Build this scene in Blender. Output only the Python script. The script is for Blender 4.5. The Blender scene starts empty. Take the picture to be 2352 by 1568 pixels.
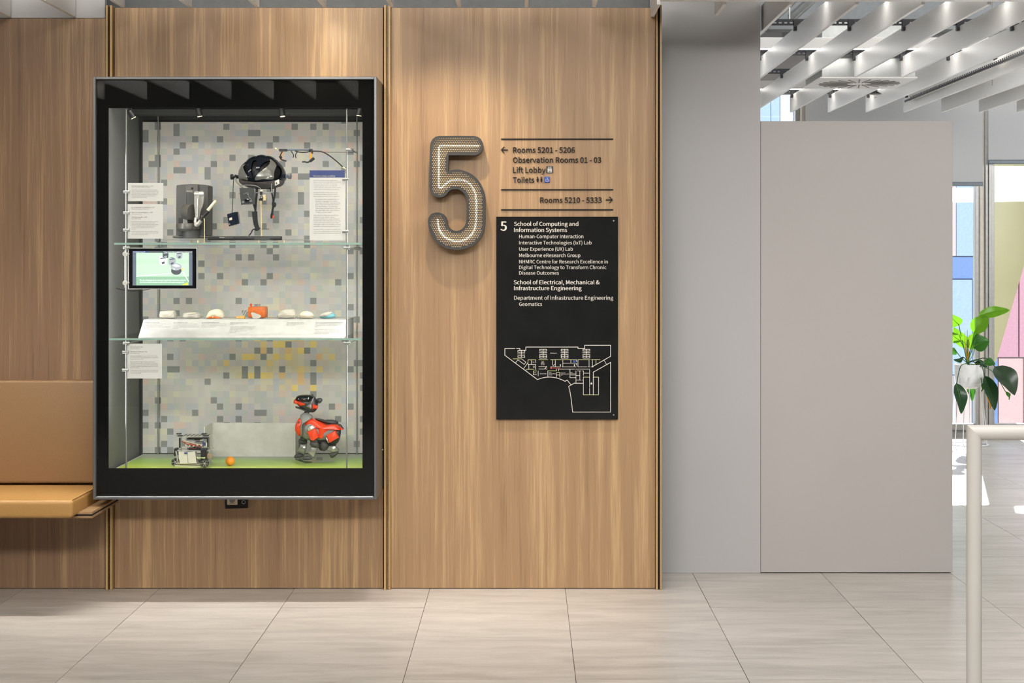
import bpy, bmesh, math, random
from mathutils import Vector, Matrix
from mathutils.geometry import delaunay_2d_cdt
random.seed(5)
# ------------------------------------------------------------ camera, world, sun, lights, exposure
F, HZ, VX, CH = 3855.0, 588.0, 1209.5, 1.4735      # focal length (px of 2352), horizon row, vanishing column, eye height
C = bpy.data.collections.new('scene'); bpy.context.scene.collection.children.link(C)
sc = bpy.context.scene
cam = bpy.data.objects.new('camera', bpy.data.cameras.new('camera')); C.objects.link(cam)
cam.location = (0, 0, CH); cam.rotation_euler = (math.pi/2, 0, 0)
cam.data.sensor_width = 36; cam.data.lens = F/2352*36
cam.data.shift_x = (1176-VX)/2352; cam.data.shift_y = -(784-HZ)/2352
cam.data.clip_end = 200; sc.camera = cam
sc.view_settings.view_transform = 'Standard'; sc.view_settings.look = 'None'
sc.view_settings.gamma = 1; sc.view_settings.use_curve_mapping = False
sc.view_settings.exposure = 0.15
w = bpy.data.worlds.new('world'); sc.world = w; w.use_nodes = True
bg = w.node_tree.nodes['Background']; bg.inputs[0].default_value = (0.87, 0.93, 1.0, 1); bg.inputs[1].default_value = 1.9
def lamp(name, kind, loc, energy, color, target=None, **kw):
    l = bpy.data.lights.new(name, kind); l.energy = energy; l.color = color
    for k, v in kw.items(): setattr(l, k, v)
    o = bpy.data.objects.new(name, l); C.objects.link(o); o.location = loc
    if target is not None: o.rotation_euler = (Vector(target)-Vector(loc)).to_track_quat('-Z', 'Y').to_euler()
    return o
sun_dir = Vector((-0.2085, -0.852, -0.480))
lamp('sun', 'SUN', (3, 20, 12), 16, (1.0, 0.95, 0.88), Vector((3, 20, 12))+sun_dir, angle=0.009)
WARM = (1.0, 0.80, 0.56)
lamp('wall_wash_lamp', 'SPOT', (-0.35, 6.80, 2.56), 35, WARM, (-0.34, 7.44, 1.50), spot_size=math.radians(84), spot_blend=1.0, shadow_soft_size=0.03)
lamp('wall_wash_lamp', 'SPOT', (-0.86, 6.78, 2.56), 34, (1.0, 0.84, 0.58), (-0.95, 7.44, 2.30), spot_size=math.radians(84), spot_blend=1.0, shadow_soft_size=0.03)
lamp('wall_wash_lamp', 'SPOT', (-1.75, 6.78, 2.56), 7, WARM, (-1.75, 7.35, 1.0), spot_size=math.radians(110), spot_blend=1.0, shadow_soft_size=0.03)
lamp('added_room_fill', 'AREA', (-0.9, 4.2, 3.3), 60, (1.0, 0.95, 0.89), (-0.5, 5.2, 0.0), shape='RECTANGLE', size=4.0, size_y=2.0)  # unseen area fills, added to brighten the room; no fittings behind them
lamp('added_room_fill', 'AREA', (-1.0, 0.45, 3.22), 170, (1.0, 0.96, 0.91), (-1.1, 7.1, 1.2), shape='RECTANGLE', size=2.4, size_y=0.4)  # added fill aimed at the case front and its cards
lamp('added_room_fill', 'AREA', (2.8, 5.0, 3.3), 84, (1.0, 0.97, 0.94), (2.4, 6.2, 0.0), shape='RECTANGLE', size=3.0, size_y=2.0)
lamp('added_room_fill', 'AREA', (1.2, 1.4, 3.45), 108, (1.0, 0.97, 0.94), (1.2, 6.0, 0.2), shape='RECTANGLE', size=4.0, size_y=1.2)
lamp('added_room_fill', 'AREA', (3.0, 10.0, 3.55), 90, (0.97, 0.98, 1.0), (3.2, 11.4, 0.0), shape='RECTANGLE', size=4.0, size_y=2.5)
lamp('added_room_fill', 'AREA', (5.2, 9.6, 2.45), 110, (0.98, 0.99, 1.0), (3.2, 13.6, 1.9), shape='RECTANGLE', size=1.6, size_y=0.8)  # fill added off to the right to brighten the blinds
lamp('downlight_row', 'AREA', (-1.0, 6.94, 2.57), 16, (1.0, 0.965, 0.92), (-1.0, 6.94, 0.0), shape='RECTANGLE', size=4.6, size_y=0.03, spread=math.radians(50))
lamp('added_case_fill', 'AREA', (-1.22, 7.19, 2.125), 2.0, (1.0, 0.95, 0.86), (-1.22, 7.62, 1.2), shape='RECTANGLE', size=1.05, size_y=0.03)  # unseen fill added behind the top border to lift the case interior
for sx in (-1, 1): lamp('added_case_fill', 'AREA', (-1.222+sx*0.545, 7.155, 1.33), 3.5, (1.0, 0.975, 0.95), (-1.222-sx*0.10, 7.8, 1.33), shape='RECTANGLE', size=0.02, size_y=1.15)  # upright fills added behind the side borders for an evenly lit backdrop

# ------------------------------------------------------------ helpers
ORG = {}
def P(px, py, Y): return Vector(((px-VX)*Y/F, Y, CH-(py-HZ)*Y/F))
def S(n, Y): return n*Y/F                     # n pixels at depth Y, in metres
def tag(o, label=None, cat=None, group=None, kind=None):
    if label: o['label'] = label
    if cat: o['category'] = cat
    if group: o['group'] = group
    if kind: o['kind'] = kind
    return o
def thing(name, label, cat, loc, group=None):
    o = bpy.data.objects.new(name, None); C.objects.link(o); o.empty_display_size = 0.05
    o.location = loc; ORG[o] = Vector(loc)
    return tag(o, label, cat, group)
def mesh_of(name, bm, m, smooth=False):
    me = bpy.data.meshes.new(name); bm.to_mesh(me); bm.free()
    for mm in (m if isinstance(m, (list, tuple)) else [m]): me.materials.append(mm)
    if smooth:
        try: me.shade_smooth()
        except Exception: pass
        try: me.set_sharp_from_angle(angle=math.radians(38))
        except Exception: pass
    return me
def obj(name, bm, m, parent=None, smooth=False, org=None):
    """world-space bmesh -> object; origin at its thing's origin, or at the base of its own bounds when top-level"""
    if parent is not None: o0 = ORG[parent]
    elif org is not None: o0 = Vector(org)
    else:
        xs = [v.co for v in bm.verts]
        o0 = Vector(((min(c.x for c in xs)+max(c.x for c in xs))/2, (min(c.y for c in xs)+max(c.y for c in xs))/2, min(c.z for c in xs)))
    bmesh.ops.translate(bm, verts=bm.verts, vec=-o0)
    o = bpy.data.objects.new(name, mesh_of(name, bm, m, smooth)); C.objects.link(o)
    if parent is not None: o.parent = parent
    else: o.location = o0
    ORG[o] = o0
    return o
def struct(name, bm, m, parent=None, smooth=False):
    o = obj(name, bm, m, parent, smooth)
    if parent is None: o['kind'] = 'structure'
    return o
B = bmesh.new
def box(bm, x0, x1, y0, y1, z0, z1, bev=0, seg=2, M=None):
    r = bmesh.ops.create_cube(bm, size=1)
    vs = r['verts']
    for v in vs:
        v.co = Vector(((x0+x1)/2+v.co.x*(x1-x0), (y0+y1)/2+v.co.y*(y1-y0), (z0+z1)/2+v.co.z*(z1-z0)))
    if M is not None: bmesh.ops.transform(bm, matrix=M, verts=vs)
    if bev > 0:
        es = list({e for v in vs for e in v.link_edges})
        bmesh.ops.bevel(bm, geom=es, offset=bev, segments=seg, affect='EDGES', profile=0.5)
    return bm
def pbox(bm, px0, px1, py0, py1, Y0, Y1, bev=0, seg=2):
    a, b = P(px0, py1, Y0), P(px1, py0, Y0)
    return box(bm, a.x, b.x, Y0, Y1, a.z, b.z, bev, seg)
def tube(bm, pts, r, seg=8, cap=True):
    pts = [Vector(p) for p in pts]; n = len(pts)
    rr = r if isinstance(r, (list, tuple)) else [r]*n
    rings = []; up = None
    for i, p in enumerate(pts):
        d = (pts[min(i+1, n-1)]-pts[max(i-1, 0)]).normalized()
        if up is None:
            up = Vector((0, 0, 1)) if abs(d.z) < 0.9 else Vector((1, 0, 0))
        a = (up-d*up.dot(d)).normalized(); b = d.cross(a); up = a
        rings.append([bm.verts.new(p+(a*math.cos(t)+b*math.sin(t))*rr[i]) for t in [2*math.pi*k/seg for k in range(seg)]])
    for i in range(n-1):
        for k in range(seg):
            bm.faces.new((rings[i][k], rings[i][(k+1) % seg], rings[i+1][(k+1) % seg], rings[i+1][k]))
    if cap: bm.faces.new(rings[0][::-1]); bm.faces.new(rings[-1])
    return bm
def spline(pts, n=6):
    pts = [Vector(p) for p in pts]; out = []
    for i in range(len(pts)-1):
        p0, p1, p2, p3 = pts[max(i-1, 0)], pts[i], pts[i+1], pts[min(i+2, len(pts)-1)]
        for k in range(n):
            t = k/n
            out.append(0.5*((2*p1)+(p2-p0)*t+(2*p0-5*p1+4*p2-p3)*t*t+(3*p1-p0-3*p2+p3)*t**3))
    out.append(pts[-1]); return out
def lathe(bm, prof, c, seg=24, axis='Z'):
    c = Vector(c); rings = []
    for r, h in prof:
        ring = []
        for k in range(seg):
            t = 2*math.pi*k/seg; u, v = r*math.cos(t), r*math.sin(t)
            q = {'Z': (u, v, h), 'Y': (u, h, v), 'X': (h, u, v)}[axis]
            ring.append(bm.verts.new(c+Vector(q)))
        rings.append(ring)
    for i in range(len(rings)-1):
        for k in range(seg): bm.faces.new((rings[i][k], rings[i][(k+1) % seg], rings[i+1][(k+1) % seg], rings[i+1][k]))
    bm.faces.new(rings[0]); bm.faces.new(rings[-1][::-1])
    bmesh.ops.recalc_face_normals(bm, faces=bm.faces)
    return bm
def prism(bm, pts, y0, y1):
    """pts: (x,z) outline, counter-clockwise or not; extruded from y0 to y1"""
    a = [bm.verts.new((x, y0, z)) for x, z in pts]; b = [bm.verts.new((x, y1, z)) for x, z in pts]
    n = len(a)
    fs = [bm.faces.new(a), bm.faces.new(b[::-1])]
    for i in range(n): fs.append(bm.faces.new((a[i], b[i], b[(i+1) % n], a[(i+1) % n])))
    bmesh.ops.recalc_face_normals(bm, faces=fs)
    bmesh.ops.triangulate(bm, faces=fs[:2])
    return bm
def pprism(bm, pix, Y0, Y1): return prism(bm, [(P(a, b, Y0).x, P(a, b, Y0).z) for a, b in pix], Y0, Y1)
def smooth2(pix, n=4):
    """closed Catmull-Rom through 2-D points"""
    m = len(pix); out = []
    for i in range(m):
        p0, p1, p2, p3 = [Vector(pix[(i+k) % m]) for k in (-1, 0, 1, 2)]
        for k in range(n):
            t = k/n; out.append(tuple(0.5*((2*p1)+(p2-p0)*t+(2*p0-5*p1+4*p2-p3)*t*t+(3*p1-p0-3*p2+p3)*t**3)))
    return out
def blob(bm, pix, Y, T, n=3, layers=7, power=0.45, shear=0.0):
    """rounded solid: closed side outline (pixels at depth Y) swelled to half-thickness T"""
    o = smooth2(pix, n) if n > 1 else pix
    q = [P(a, b, Y) for a, b in o]; c = sum(q, Vector())/len(q); rings = []
    for k in range(layers):
        t = -1+2*k/(layers-1); s = max(0.12, (1-abs(t)**2.2)**power)
        rings.append([bm.verts.new((c.x+(v.x-c.x)*s+shear*t*T, Y+T*t, c.z+(v.z-c.z)*s)) for v in q])
    m = len(q); fs = []
    for i in range(layers-1):
        for k in range(m): fs.append(bm.faces.new((rings[i][k], rings[i][(k+1) % m], rings[i+1][(k+1) % m], rings[i+1][k])))
    fs.append(bm.faces.new(rings[0])); fs.append(bm.faces.new(rings[-1][::-1]))
    bmesh.ops.recalc_face_normals(bm, faces=fs)
    bmesh.ops.triangulate(bm, faces=fs[-2:])
    return bm
def ball(bm, c, r, sy=1, sz=1, sub=3, sx=1):
    res = bmesh.ops.create_icosphere(bm, subdivisions=sub, radius=r)
    for v in res['verts']: v.co = Vector((v.co.x*sx, v.co.y*sy, v.co.z*sz))+Vector(c)
    return bm
# ---- text: the built-in font, fitted to a pixel box
_tc = {}
FONT = None
try:                                        # the humanist sans that ships with Blender; the built-in font if it is missing
    import os
    _fp = os.path.join(bpy.utils.system_resource('DATAFILES'), 'fonts', 'Noto Sans CJK Regular.woff2')
    if os.path.exists(_fp): FONT = bpy.data.fonts.load(_fp)
except Exception: FONT = None
def _raw_text(s, bold=0.0, res=2):
    cu = bpy.data.curves.new('t', 'FONT'); cu.body = s; cu.size = 20; cu.resolution_u = res; cu.offset = bold*20; cu.fill_mode = 'FRONT'
    if FONT: cu.font = FONT
    o = bpy.data.objects.new('t', cu); C.objects.link(o)
    dg = bpy.context.evaluated_depsgraph_get(); dg.update()
    me = bpy.data.meshes.new_from_object(o.evaluated_get(dg))
    v = [(x.co[0]/20, x.co[1]/20, 0) for x in me.vertices]; f = [tuple(p.vertices) for p in me.polygons]
    bpy.data.objects.remove(o); bpy.data.curves.remove(cu); bpy.data.meshes.remove(me)
    return v, f
def capheight():
    if 'H' not in _tc: _tc['H'] = max(p[1] for p in _raw_text('H')[0])
    return _tc['H']
def ptext(bm, s, x0, x1, ybase, cap, Y, thick=0.0, bold=0.0, res=2, dz=None):
    """text from pixel x0 to x1 with baseline ybase and capital height cap (pixels) at depth Y; thick extrudes towards +Y"""
    v, f = _raw_text(s, 0.0, res)
    if v and bold > 0:                       # heavier strokes: a second copy set off sideways by a stroke fraction
        k_ = len(v); dbl = bold*1.6; v = v+[(p[0]+dbl, p[1]-dbl*0.25, 1.0) for p in v]; f = f+[tuple(i+k_ for i in q) for q in f]
    if not v: return []
    a, b = min(p[0] for p in v), max(p[0] for p in v)
    kz = cap/capheight(); kx = kz*0.9 if x1 is None else (x1-x0)/(b-a)
    mp = (lambda p: P(x0+(p[0]-a)*kx, ybase-p[1]*kz, Y-0.00006*p[2])) if dz is None else (lambda p: dz(x0+(p[0]-a)*kx, ybase-p[1]*kz))
    V = [bm.verts.new(mp(p)) for p in v]; fs = []
    for q in f:
        try: fs.append(bm.faces.new([V[i] for i in q]))
        except ValueError: pass
    if thick:
        r = bmesh.ops.extrude_face_region(bm, geom=fs)
        bmesh.ops.translate(bm, verts=[g for g in r['geom'] if isinstance(g, bmesh.types.BMVert)], vec=(0, thick, 0))
    return V
def letters(name, bm, m, parent):
    """split a line of extruded text into one object per letter"""
    seen = {}; isl = []
    bm.verts.ensure_lookup_table()
    for v in bm.verts:
        if v in seen: continue
        st = [v]; seen[v] = 1; comp = []
        while st:
            a = st.pop(); comp.append(a)
            for e in a.link_edges:
                b = e.other_vert(a)
                if b not in seen: seen[b] = 1; st.append(b)
        isl.append([min(c.co.x for c in comp), max(c.co.x for c in comp), comp])
    isl.sort(key=lambda t: t[0]); groups = []
    for i in isl:
        if groups and i[0] < groups[-1][1]-0.0003:
            groups[-1][1] = max(groups[-1][1], i[1]); groups[-1][2] += i[2]
        else: groups.append([i[0], i[1], list(i[2])])
    for g in groups:
        b2 = B(); mp = {v: b2.verts.new(v.co) for v in g[2]}
        for fc in {f for v in g[2] for f in v.link_faces}: b2.faces.new([mp[v] for v in fc.verts])
        obj(name, b2, m, parent)
    bm.free()

# ------------------------------------------------------------ materials
def mat(name, col, rough=0.5, metal=0.0, var=0.06, scale=30.0, bump=0.0, spec=0.5, emit=None, estr=0.0, coat=0.0, alpha=None, trans=0.0, ior=1.45):
    m = bpy.data.materials.new(name); m.use_nodes = True; nt = m.node_tree; p = nt.nodes['Principled BSDF']
    tc = nt.nodes.new('ShaderNodeTexCoord'); nz = nt.nodes.new('ShaderNodeTexNoise'); nz.inputs['Scale'].default_value = scale; nz.inputs['Detail'].default_value = 3
    nt.links.new(tc.outputs['Object'], nz.inputs['Vector'])
    mr = nt.nodes.new('ShaderNodeMapRange'); mr.inputs['From Min'].default_value = 0.3; mr.inputs['From Max'].default_value = 0.7
    mr.inputs['To Min'].default_value = 1-var; mr.inputs['To Max'].default_value = 1+var
    nt.links.new(nz.outputs['Fac'], mr.inputs['Value'])
    sca = nt.nodes.new('ShaderNodeVectorMath'); sca.operation = 'SCALE'; sca.inputs[0].default_value = col[:3]
    nt.links.new(mr.outputs['Result'], sca.inputs['Scale']); nt.links.new(sca.outputs['Vector'], p.inputs['Base Color'])
    p.inputs['Roughness'].default_value = rough; p.inputs['Metallic'].default_value = metal
    p.inputs['Specular IOR Level'].default_value = spec; p.inputs['Coat Weight'].default_value = coat; p.inputs['IOR'].default_value = ior
    p.inputs['Transmission Weight'].default_value = trans
    if emit: p.inputs['Emission Color'].default_value = (*emit, 1); p.inputs['Emission Strength'].default_value = estr
    if bump:
        bp = nt.nodes.new('ShaderNodeBump'); bp.inputs['Strength'].default_value = bump; bp.inputs['Distance'].default_value = 0.002
        nt.links.new(nz.outputs['Fac'], bp.inputs['Height']); nt.links.new(bp.outputs['Normal'], p.inputs['Normal'])
    return m
def srgb(r, g, b): return tuple(((c/255+0.055)/1.055)**2.4 if c > 10 else c/255/12.92 for c in (r, g, b))
def ramp(nt, stops, interp='LINEAR'):
    r = nt.nodes.new('ShaderNodeValToRGB'); r.color_ramp.interpolation = interp; e = r.color_ramp.elements
    while len(e) < len(stops): e.new(0.5)
    for i, (p, c) in enumerate(stops): e[i].position = p; e[i].color = (*c, 1)
    return r
def wood_mat(name, dark, mid, light, rough=0.42, seed=0.0, axis='Z', rand=False):
    m = bpy.data.materials.new(name); m.use_nodes = True; nt = m.node_tree; L = nt.links.new; p = nt.nodes['Principled BSDF']
    g = nt.nodes.new('ShaderNodeTexCoord')
    def noise(sc, scale, det, dist=0.0, rgh=0.55):
        mp = nt.nodes.new('ShaderNodeMapping'); mp.inputs['Scale'].default_value = sc; mp.inputs['Location'].default_value = (seed, seed*1.7, seed*0.6)
        L(g.outputs['Object'], mp.inputs['Vector'])
        n = nt.nodes.new('ShaderNodeTexNoise'); n.inputs['Scale'].default_value = scale; n.inputs['Detail'].default_value = det
        n.inputs['Distortion'].default_value = dist; n.inputs['Roughness'].default_value = rgh; L(mp.outputs['Vector'], n.inputs['Vector']); return n
    k = 0.10
    def sv(f): return (1, 1, f) if axis == 'Z' else (f, 1, 1)
    n1 = noise(sv(k*0.40), 6.5, 2.0, 0.7)
    n2 = noise(sv(k*0.30), 24.0, 3.0, 0.5)
    n3 = noise(sv(0.016), 230.0, 3.0, 0.2, 0.75)
    n4 = noise(sv(0.02), 60.0, 2.0, 0.4)
    def math_(op, a, b, c=None):
        q = nt.nodes.new('ShaderNodeMath'); q.operation = op
        for i, x in enumerate((a, b, c)):
            if x is None: continue
            if isinstance(x, (int, float)): q.inputs[i].default_value = x
            else: L(x, q.inputs[i])
        return q.outputs[0]
    s = math_('MULTIPLY_ADD', n1.outputs['Fac'], 0.46, math_('MULTIPLY', n2.outputs['Fac'], 0.46))
    s = math_('ADD', s, math_('MULTIPLY', n4.outputs['Fac'], 0.32))
    s = math_('ADD', s, math_('MULTIPLY', n3.outputs['Fac'], 0.46))
    r = ramp(nt, [(0.61, dark), (0.79, mid), (0.86, mid), (1.0, light)])
    L(s, r.inputs['Fac']); L(r.outputs['Color'], p.inputs['Base Color'])
    p.inputs['Roughness'].default_value = rough; p.inputs['Specular IOR Level'].default_value = 0.35
    bp = nt.nodes.new('ShaderNodeBump'); bp.inputs['Strength'].default_value = 0.08; bp.inputs['Distance'].default_value = 0.001
    L(n3.outputs['Fac'], bp.inputs['Height']); L(bp.outputs['Normal'], p.inputs['Normal'])
    return m
def clear_mat(name, tint=(0.98, 0.99, 0.985), refl=0.032, rough=0.0):
    """thin clear sheet: lets light straight through, mirrors a little (more at grazing angles)"""
    m = bpy.data.materials.new(name); m.use_nodes = True; nt = m.node_tree; L = nt.links.new
    nt.nodes.remove(nt.nodes['Principled BSDF']); out = nt.nodes['Material Output']
    t = nt.nodes.new('ShaderNodeBsdfTransparent'); t.inputs[0].default_value = (*tint, 1)
    g = nt.nodes.new('ShaderNodeBsdfGlossy'); g.inputs['Roughness'].default_value = rough
    fr = nt.nodes.new('ShaderNodeFresnel'); fr.inputs['IOR'].default_value = 1.45
    ml = nt.nodes.new('ShaderNodeMath'); ml.operation = 'MULTIPLY'; ml.use_clamp = True; ge = nt.nodes.new('ShaderNodeNewGeometry'); fb = nt.nodes.new('ShaderNodeMath'); fb.operation = 'MULTIPLY_ADD'; fb.inputs[1].default_value = -refl/0.034; fb.inputs[2].default_value = refl/0.034; L(ge.outputs['Backfacing'], fb.inputs[0]); L(fb.outputs[0], ml.inputs[1])
    mx = nt.nodes.new('ShaderNodeMixShader'); L(fr.outputs[0], ml.inputs[0]); L(ml.outputs[0], mx.inputs[0]); L(t.outputs[0], mx.inputs[1]); L(g.outputs[0], mx.inputs[2]); L(mx.outputs[0], out.inputs['Surface'])
    return m
def emit_mat(name, col, st):
    m = bpy.data.materials.new(name); m.use_nodes = True; p = m.node_tree.nodes['Principled BSDF']
    p.inputs['Base Color'].default_value = (*col, 1); p.inputs['Emission Color'].default_value = (*col, 1); p.inputs['Emission Strength'].default_value = st
    return m
def tile_mat():
    m = bpy.data.materials.new('stone_tile'); m.use_nodes = True; nt = m.node_tree; L = nt.links.new; p = nt.nodes['Principled BSDF']
    tc = nt.nodes.new('ShaderNodeTexCoord'); oi = nt.nodes.new('ShaderNodeObjectInfo')
    cx = nt.nodes.new('ShaderNodeVectorMath'); cx.operation = 'SCALE'; cx.inputs[0].default_value = (37, 91, 13); L(oi.outputs['Random'], cx.inputs['Scale'])
    ad = nt.nodes.new('ShaderNodeVectorMath'); L(tc.outputs['Object'], ad.inputs[0]); L(cx.outputs[0], ad.inputs[1])
    mp = nt.nodes.new('ShaderNodeMapping'); mp.inputs['Scale'].default_value = (1.4, 7, 1); L(ad.outputs[0], mp.inputs['Vector'])
    n = nt.nodes.new('ShaderNodeTexNoise'); n.inputs['Scale'].default_value = 1.8; n.inputs['Detail'].default_value = 7; n.inputs['Roughness'].default_value = 0.62; n.inputs['Distortion'].default_value = 0.6; L(mp.outputs[0], n.inputs['Vector'])
    n2 = nt.nodes.new('ShaderNodeTexNoise'); n2.inputs['Scale'].default_value = 60; n2.inputs['Detail'].default_value = 3; L(ad.outputs[0], n2.inputs['Vector'])
    r = ramp(nt, [(0.30, srgb(170, 164, 157)), (0.50, srgb(188, 182, 174)), (0.72, srgb(203, 197, 190))]); 
    mm = nt.nodes.new('ShaderNodeMath'); mm.operation = 'MULTIPLY_ADD'; mm.inputs[1].default_value = 0.12; L(n2.outputs['Fac'], mm.inputs[0])
    m3 = nt.nodes.new('ShaderNodeMath'); m3.operation = 'MULTIPLY_ADD'; m3.inputs[1].default_value = 0.10; m3.inputs[2].default_value = -0.11; L(oi.outputs['Random'], m3.inputs[0])
    m4 = nt.nodes.new('ShaderNodeMath'); L(n.outputs['Fac'], m4.inputs[0]); L(m3.outputs[0], m4.inputs[1])
    L(m4.outputs[0], mm.inputs[2]); L(mm.outputs[0], r.inputs['Fac']); L(r.outputs['Color'], p.inputs['Base Color'])
    p.inputs['Roughness'].default_value = 0.30; p.inputs['Specular IOR Level'].default_value = 0.5
    return m
def mosaic_mat():
    m = bpy.data.materials.new('printed_mosaic'); m.use_nodes = True; nt = m.node_tree; L = nt.links.new; p = nt.nodes['Principled BSDF']
    tc = nt.nodes.new('ShaderNodeTexCoord')
    sc_ = nt.nodes.new('ShaderNodeVectorMath'); sc_.operation = 'SCALE'; sc_.inputs['Scale'].default_value = 1/0.0289; L(tc.outputs['Object'], sc_.inputs[0])
    fl = nt.nodes.new('ShaderNodeVectorMath'); fl.operation = 'FLOOR'; L(sc_.outputs[0], fl.inputs[0])
    sp = nt.nodes.new('ShaderNodeSeparateXYZ'); L(fl.outputs[0], sp.inputs[0])
    cb = nt.nodes.new('ShaderNodeCombineXYZ'); L(sp.outputs['X'], cb.inputs[0]); L(sp.outputs['Z'], cb.inputs[1])
    wn = nt.nodes.new('ShaderNodeTexWhiteNoise'); wn.noise_dimensions = '2D'; L(cb.outputs[0], wn.inputs['Vector'])
    ad = nt.nodes.new('ShaderNodeVectorMath'); ad.inputs[1].default_value = (71.3, 19.7, 0); L(cb.outputs[0], ad.inputs[0])
    w2 = nt.nodes.new('ShaderNodeTexWhiteNoise'); w2.noise_dimensions = '2D'; L(ad.outputs[0], w2.inputs['Vector'])
    cols = [(0.0, srgb(190, 186, 181)), (0.18, srgb(197, 193, 187)), (0.34, srgb(183, 184, 187)), (0.46, srgb(196, 193, 181)), (0.58, srgb(193, 186, 185)), (0.70, srgb(184, 187, 179)), (0.80, srgb(199, 189, 181)), (0.88, srgb(204, 199, 178)), (0.95, srgb(206, 184, 172))]
    r1 = ramp(nt, cols, 'CONSTANT'); L(w2.outputs['Value'], r1.inputs['Fac'])
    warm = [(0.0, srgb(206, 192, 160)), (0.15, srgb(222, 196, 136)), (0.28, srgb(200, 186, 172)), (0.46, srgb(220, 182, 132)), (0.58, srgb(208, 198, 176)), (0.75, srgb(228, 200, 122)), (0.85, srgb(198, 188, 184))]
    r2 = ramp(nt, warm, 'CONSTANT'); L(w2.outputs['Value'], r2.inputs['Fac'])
    # warm spotlight glow put into the print colours, middle of the panel
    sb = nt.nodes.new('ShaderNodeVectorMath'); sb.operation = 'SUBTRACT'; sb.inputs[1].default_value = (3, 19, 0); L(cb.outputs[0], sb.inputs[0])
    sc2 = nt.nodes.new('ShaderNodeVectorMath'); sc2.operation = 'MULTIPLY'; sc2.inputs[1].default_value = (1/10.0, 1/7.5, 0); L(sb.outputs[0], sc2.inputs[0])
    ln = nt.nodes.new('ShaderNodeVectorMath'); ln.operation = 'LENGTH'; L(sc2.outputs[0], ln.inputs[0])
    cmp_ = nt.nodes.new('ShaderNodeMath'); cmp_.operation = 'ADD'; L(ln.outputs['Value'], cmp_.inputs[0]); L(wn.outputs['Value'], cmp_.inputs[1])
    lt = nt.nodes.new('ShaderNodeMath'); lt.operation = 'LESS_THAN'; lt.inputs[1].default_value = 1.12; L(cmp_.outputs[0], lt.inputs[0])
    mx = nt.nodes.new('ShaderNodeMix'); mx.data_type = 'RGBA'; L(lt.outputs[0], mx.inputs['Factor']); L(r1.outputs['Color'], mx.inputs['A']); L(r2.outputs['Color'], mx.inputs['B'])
    dk = nt.nodes.new('ShaderNodeMath'); dk.operation = 'GREATER_THAN'; dk.inputs[1].default_value = 0.895; L(wn.outputs['Value'], dk.inputs[0])
    m2 = nt.nodes.new('ShaderNodeMix'); m2.data_type = 'RGBA'; L(dk.outputs[0], m2.inputs['Factor']); L(mx.outputs['Result'], m2.inputs['A']); m2.inputs['B'].default_value = (*srgb(136, 137, 134), 1)
    L(m2.outputs['Result'], p.inputs['Base Color']); p.inputs['Roughness'].default_value = 0.6
    return m
M = {}
M['wood'] = wood_mat('oak_veneer', srgb(127, 100, 72), srgb(160, 129, 96), srgb(187, 156, 116))
M['wood_mid'] = wood_mat('oak_veneer_mid', srgb(116, 90, 66), srgb(152, 122, 91), srgb(186, 153, 112), seed=3.3)
M['wood_left'] = wood_mat('oak_veneer_left', srgb(104, 80, 63), srgb(140, 112, 87), srgb(170, 140, 106), seed=6.1)
M['batten'] = wood_mat('batten_oak', srgb(150, 120, 80), srgb(178, 147, 100), srgb(196, 166, 118), seed=9)
M['plank'] = wood_mat('plank_oak', srgb(120, 92, 64), srgb(150, 120, 86), srgb(170, 140, 100), seed=4, axis='X')
M['gap'] = mat('dark_gap', (0.012, 0.011, 0.010), 0.8)
M['tile'] = tile_mat()
M['grout'] = mat('grout', srgb(78, 72, 66), 0.9)
M['grey_wall'] = mat('grey_painted_wall', srgb(177, 176, 176), 0.55, var=0.012, scale=3)
M['white_wall'] = mat('white_painted_board', srgb(175, 171, 169), 0.5, var=0.012, scale=3)
M['dark_ceiling'] = mat('dark_soffit', srgb(120, 122, 122), 0.8)
M['slab'] = mat('concrete_soffit', srgb(92, 94, 95), 0.8, var=0.1, scale=3)
M['baffle'] = mat('white_baffle', srgb(232, 230, 226), 0.38, var=0.01)
M['rail_black'] = mat('black_steel', srgb(45, 46, 50), 0.5)
M['galv'] = mat('galvanised_steel', srgb(170, 172, 170), 0.35, metal=0.8, var=0.12, scale=14)
M['lightbar'] = emit_mat('lit_diffuser', (1.0, 0.97, 0.93), 18.0)
M['case_metal'] = mat('charcoal_frame_metal', srgb(104, 106, 108), 0.38, metal=0.5, var=0.03)
M['black_glass'] = mat('black_backed_glass', (0.004, 0.004, 0.004), 0.03, spec=0.4)
M['inner_grey'] = mat('case_lining_grey', srgb(112, 112, 110), 0.75, var=0.05, scale=80)
M['inner_dark'] = mat('case_lining_dark', srgb(62, 62, 61), 0.75)
M['glass'] = clear_mat('case_glass')
M['shelf_glass'] = clear_mat('shelf_glass', (0.93, 0.97, 0.95), 0.06)
M['glass_edge'] = mat('green_glass_edge', srgb(150, 178, 166), 0.25, var=0.1)
M['acrylic'] = clear_mat('clear_acrylic', (0.93, 0.94, 0.93), 0.07)
M['window_glass'] = clear_mat('window_glass', (0.97, 0.985, 1.0), 0.045)
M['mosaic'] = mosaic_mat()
M['steel'] = mat('brushed_steel', srgb(160, 160, 157), 0.5, metal=0.9, var=0.05)
M['white_paper'] = mat('white_card', srgb(215, 213, 209), 0.6, var=0.01)
M['ink'] = mat('grey_ink', srgb(120, 117, 114), 0.7)
M['ink_dark'] = mat('dark_ink', srgb(90, 88, 86), 0.7)
M['navy'] = mat('navy_print', srgb(66, 78, 128), 0.6)
M['white_print'] = mat('white_print', srgb(215, 210, 202), 0.5)
M['board'] = mat('gloss_black_board', srgb(30, 31, 31), 0.12, var=0.15, scale=8)
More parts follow.
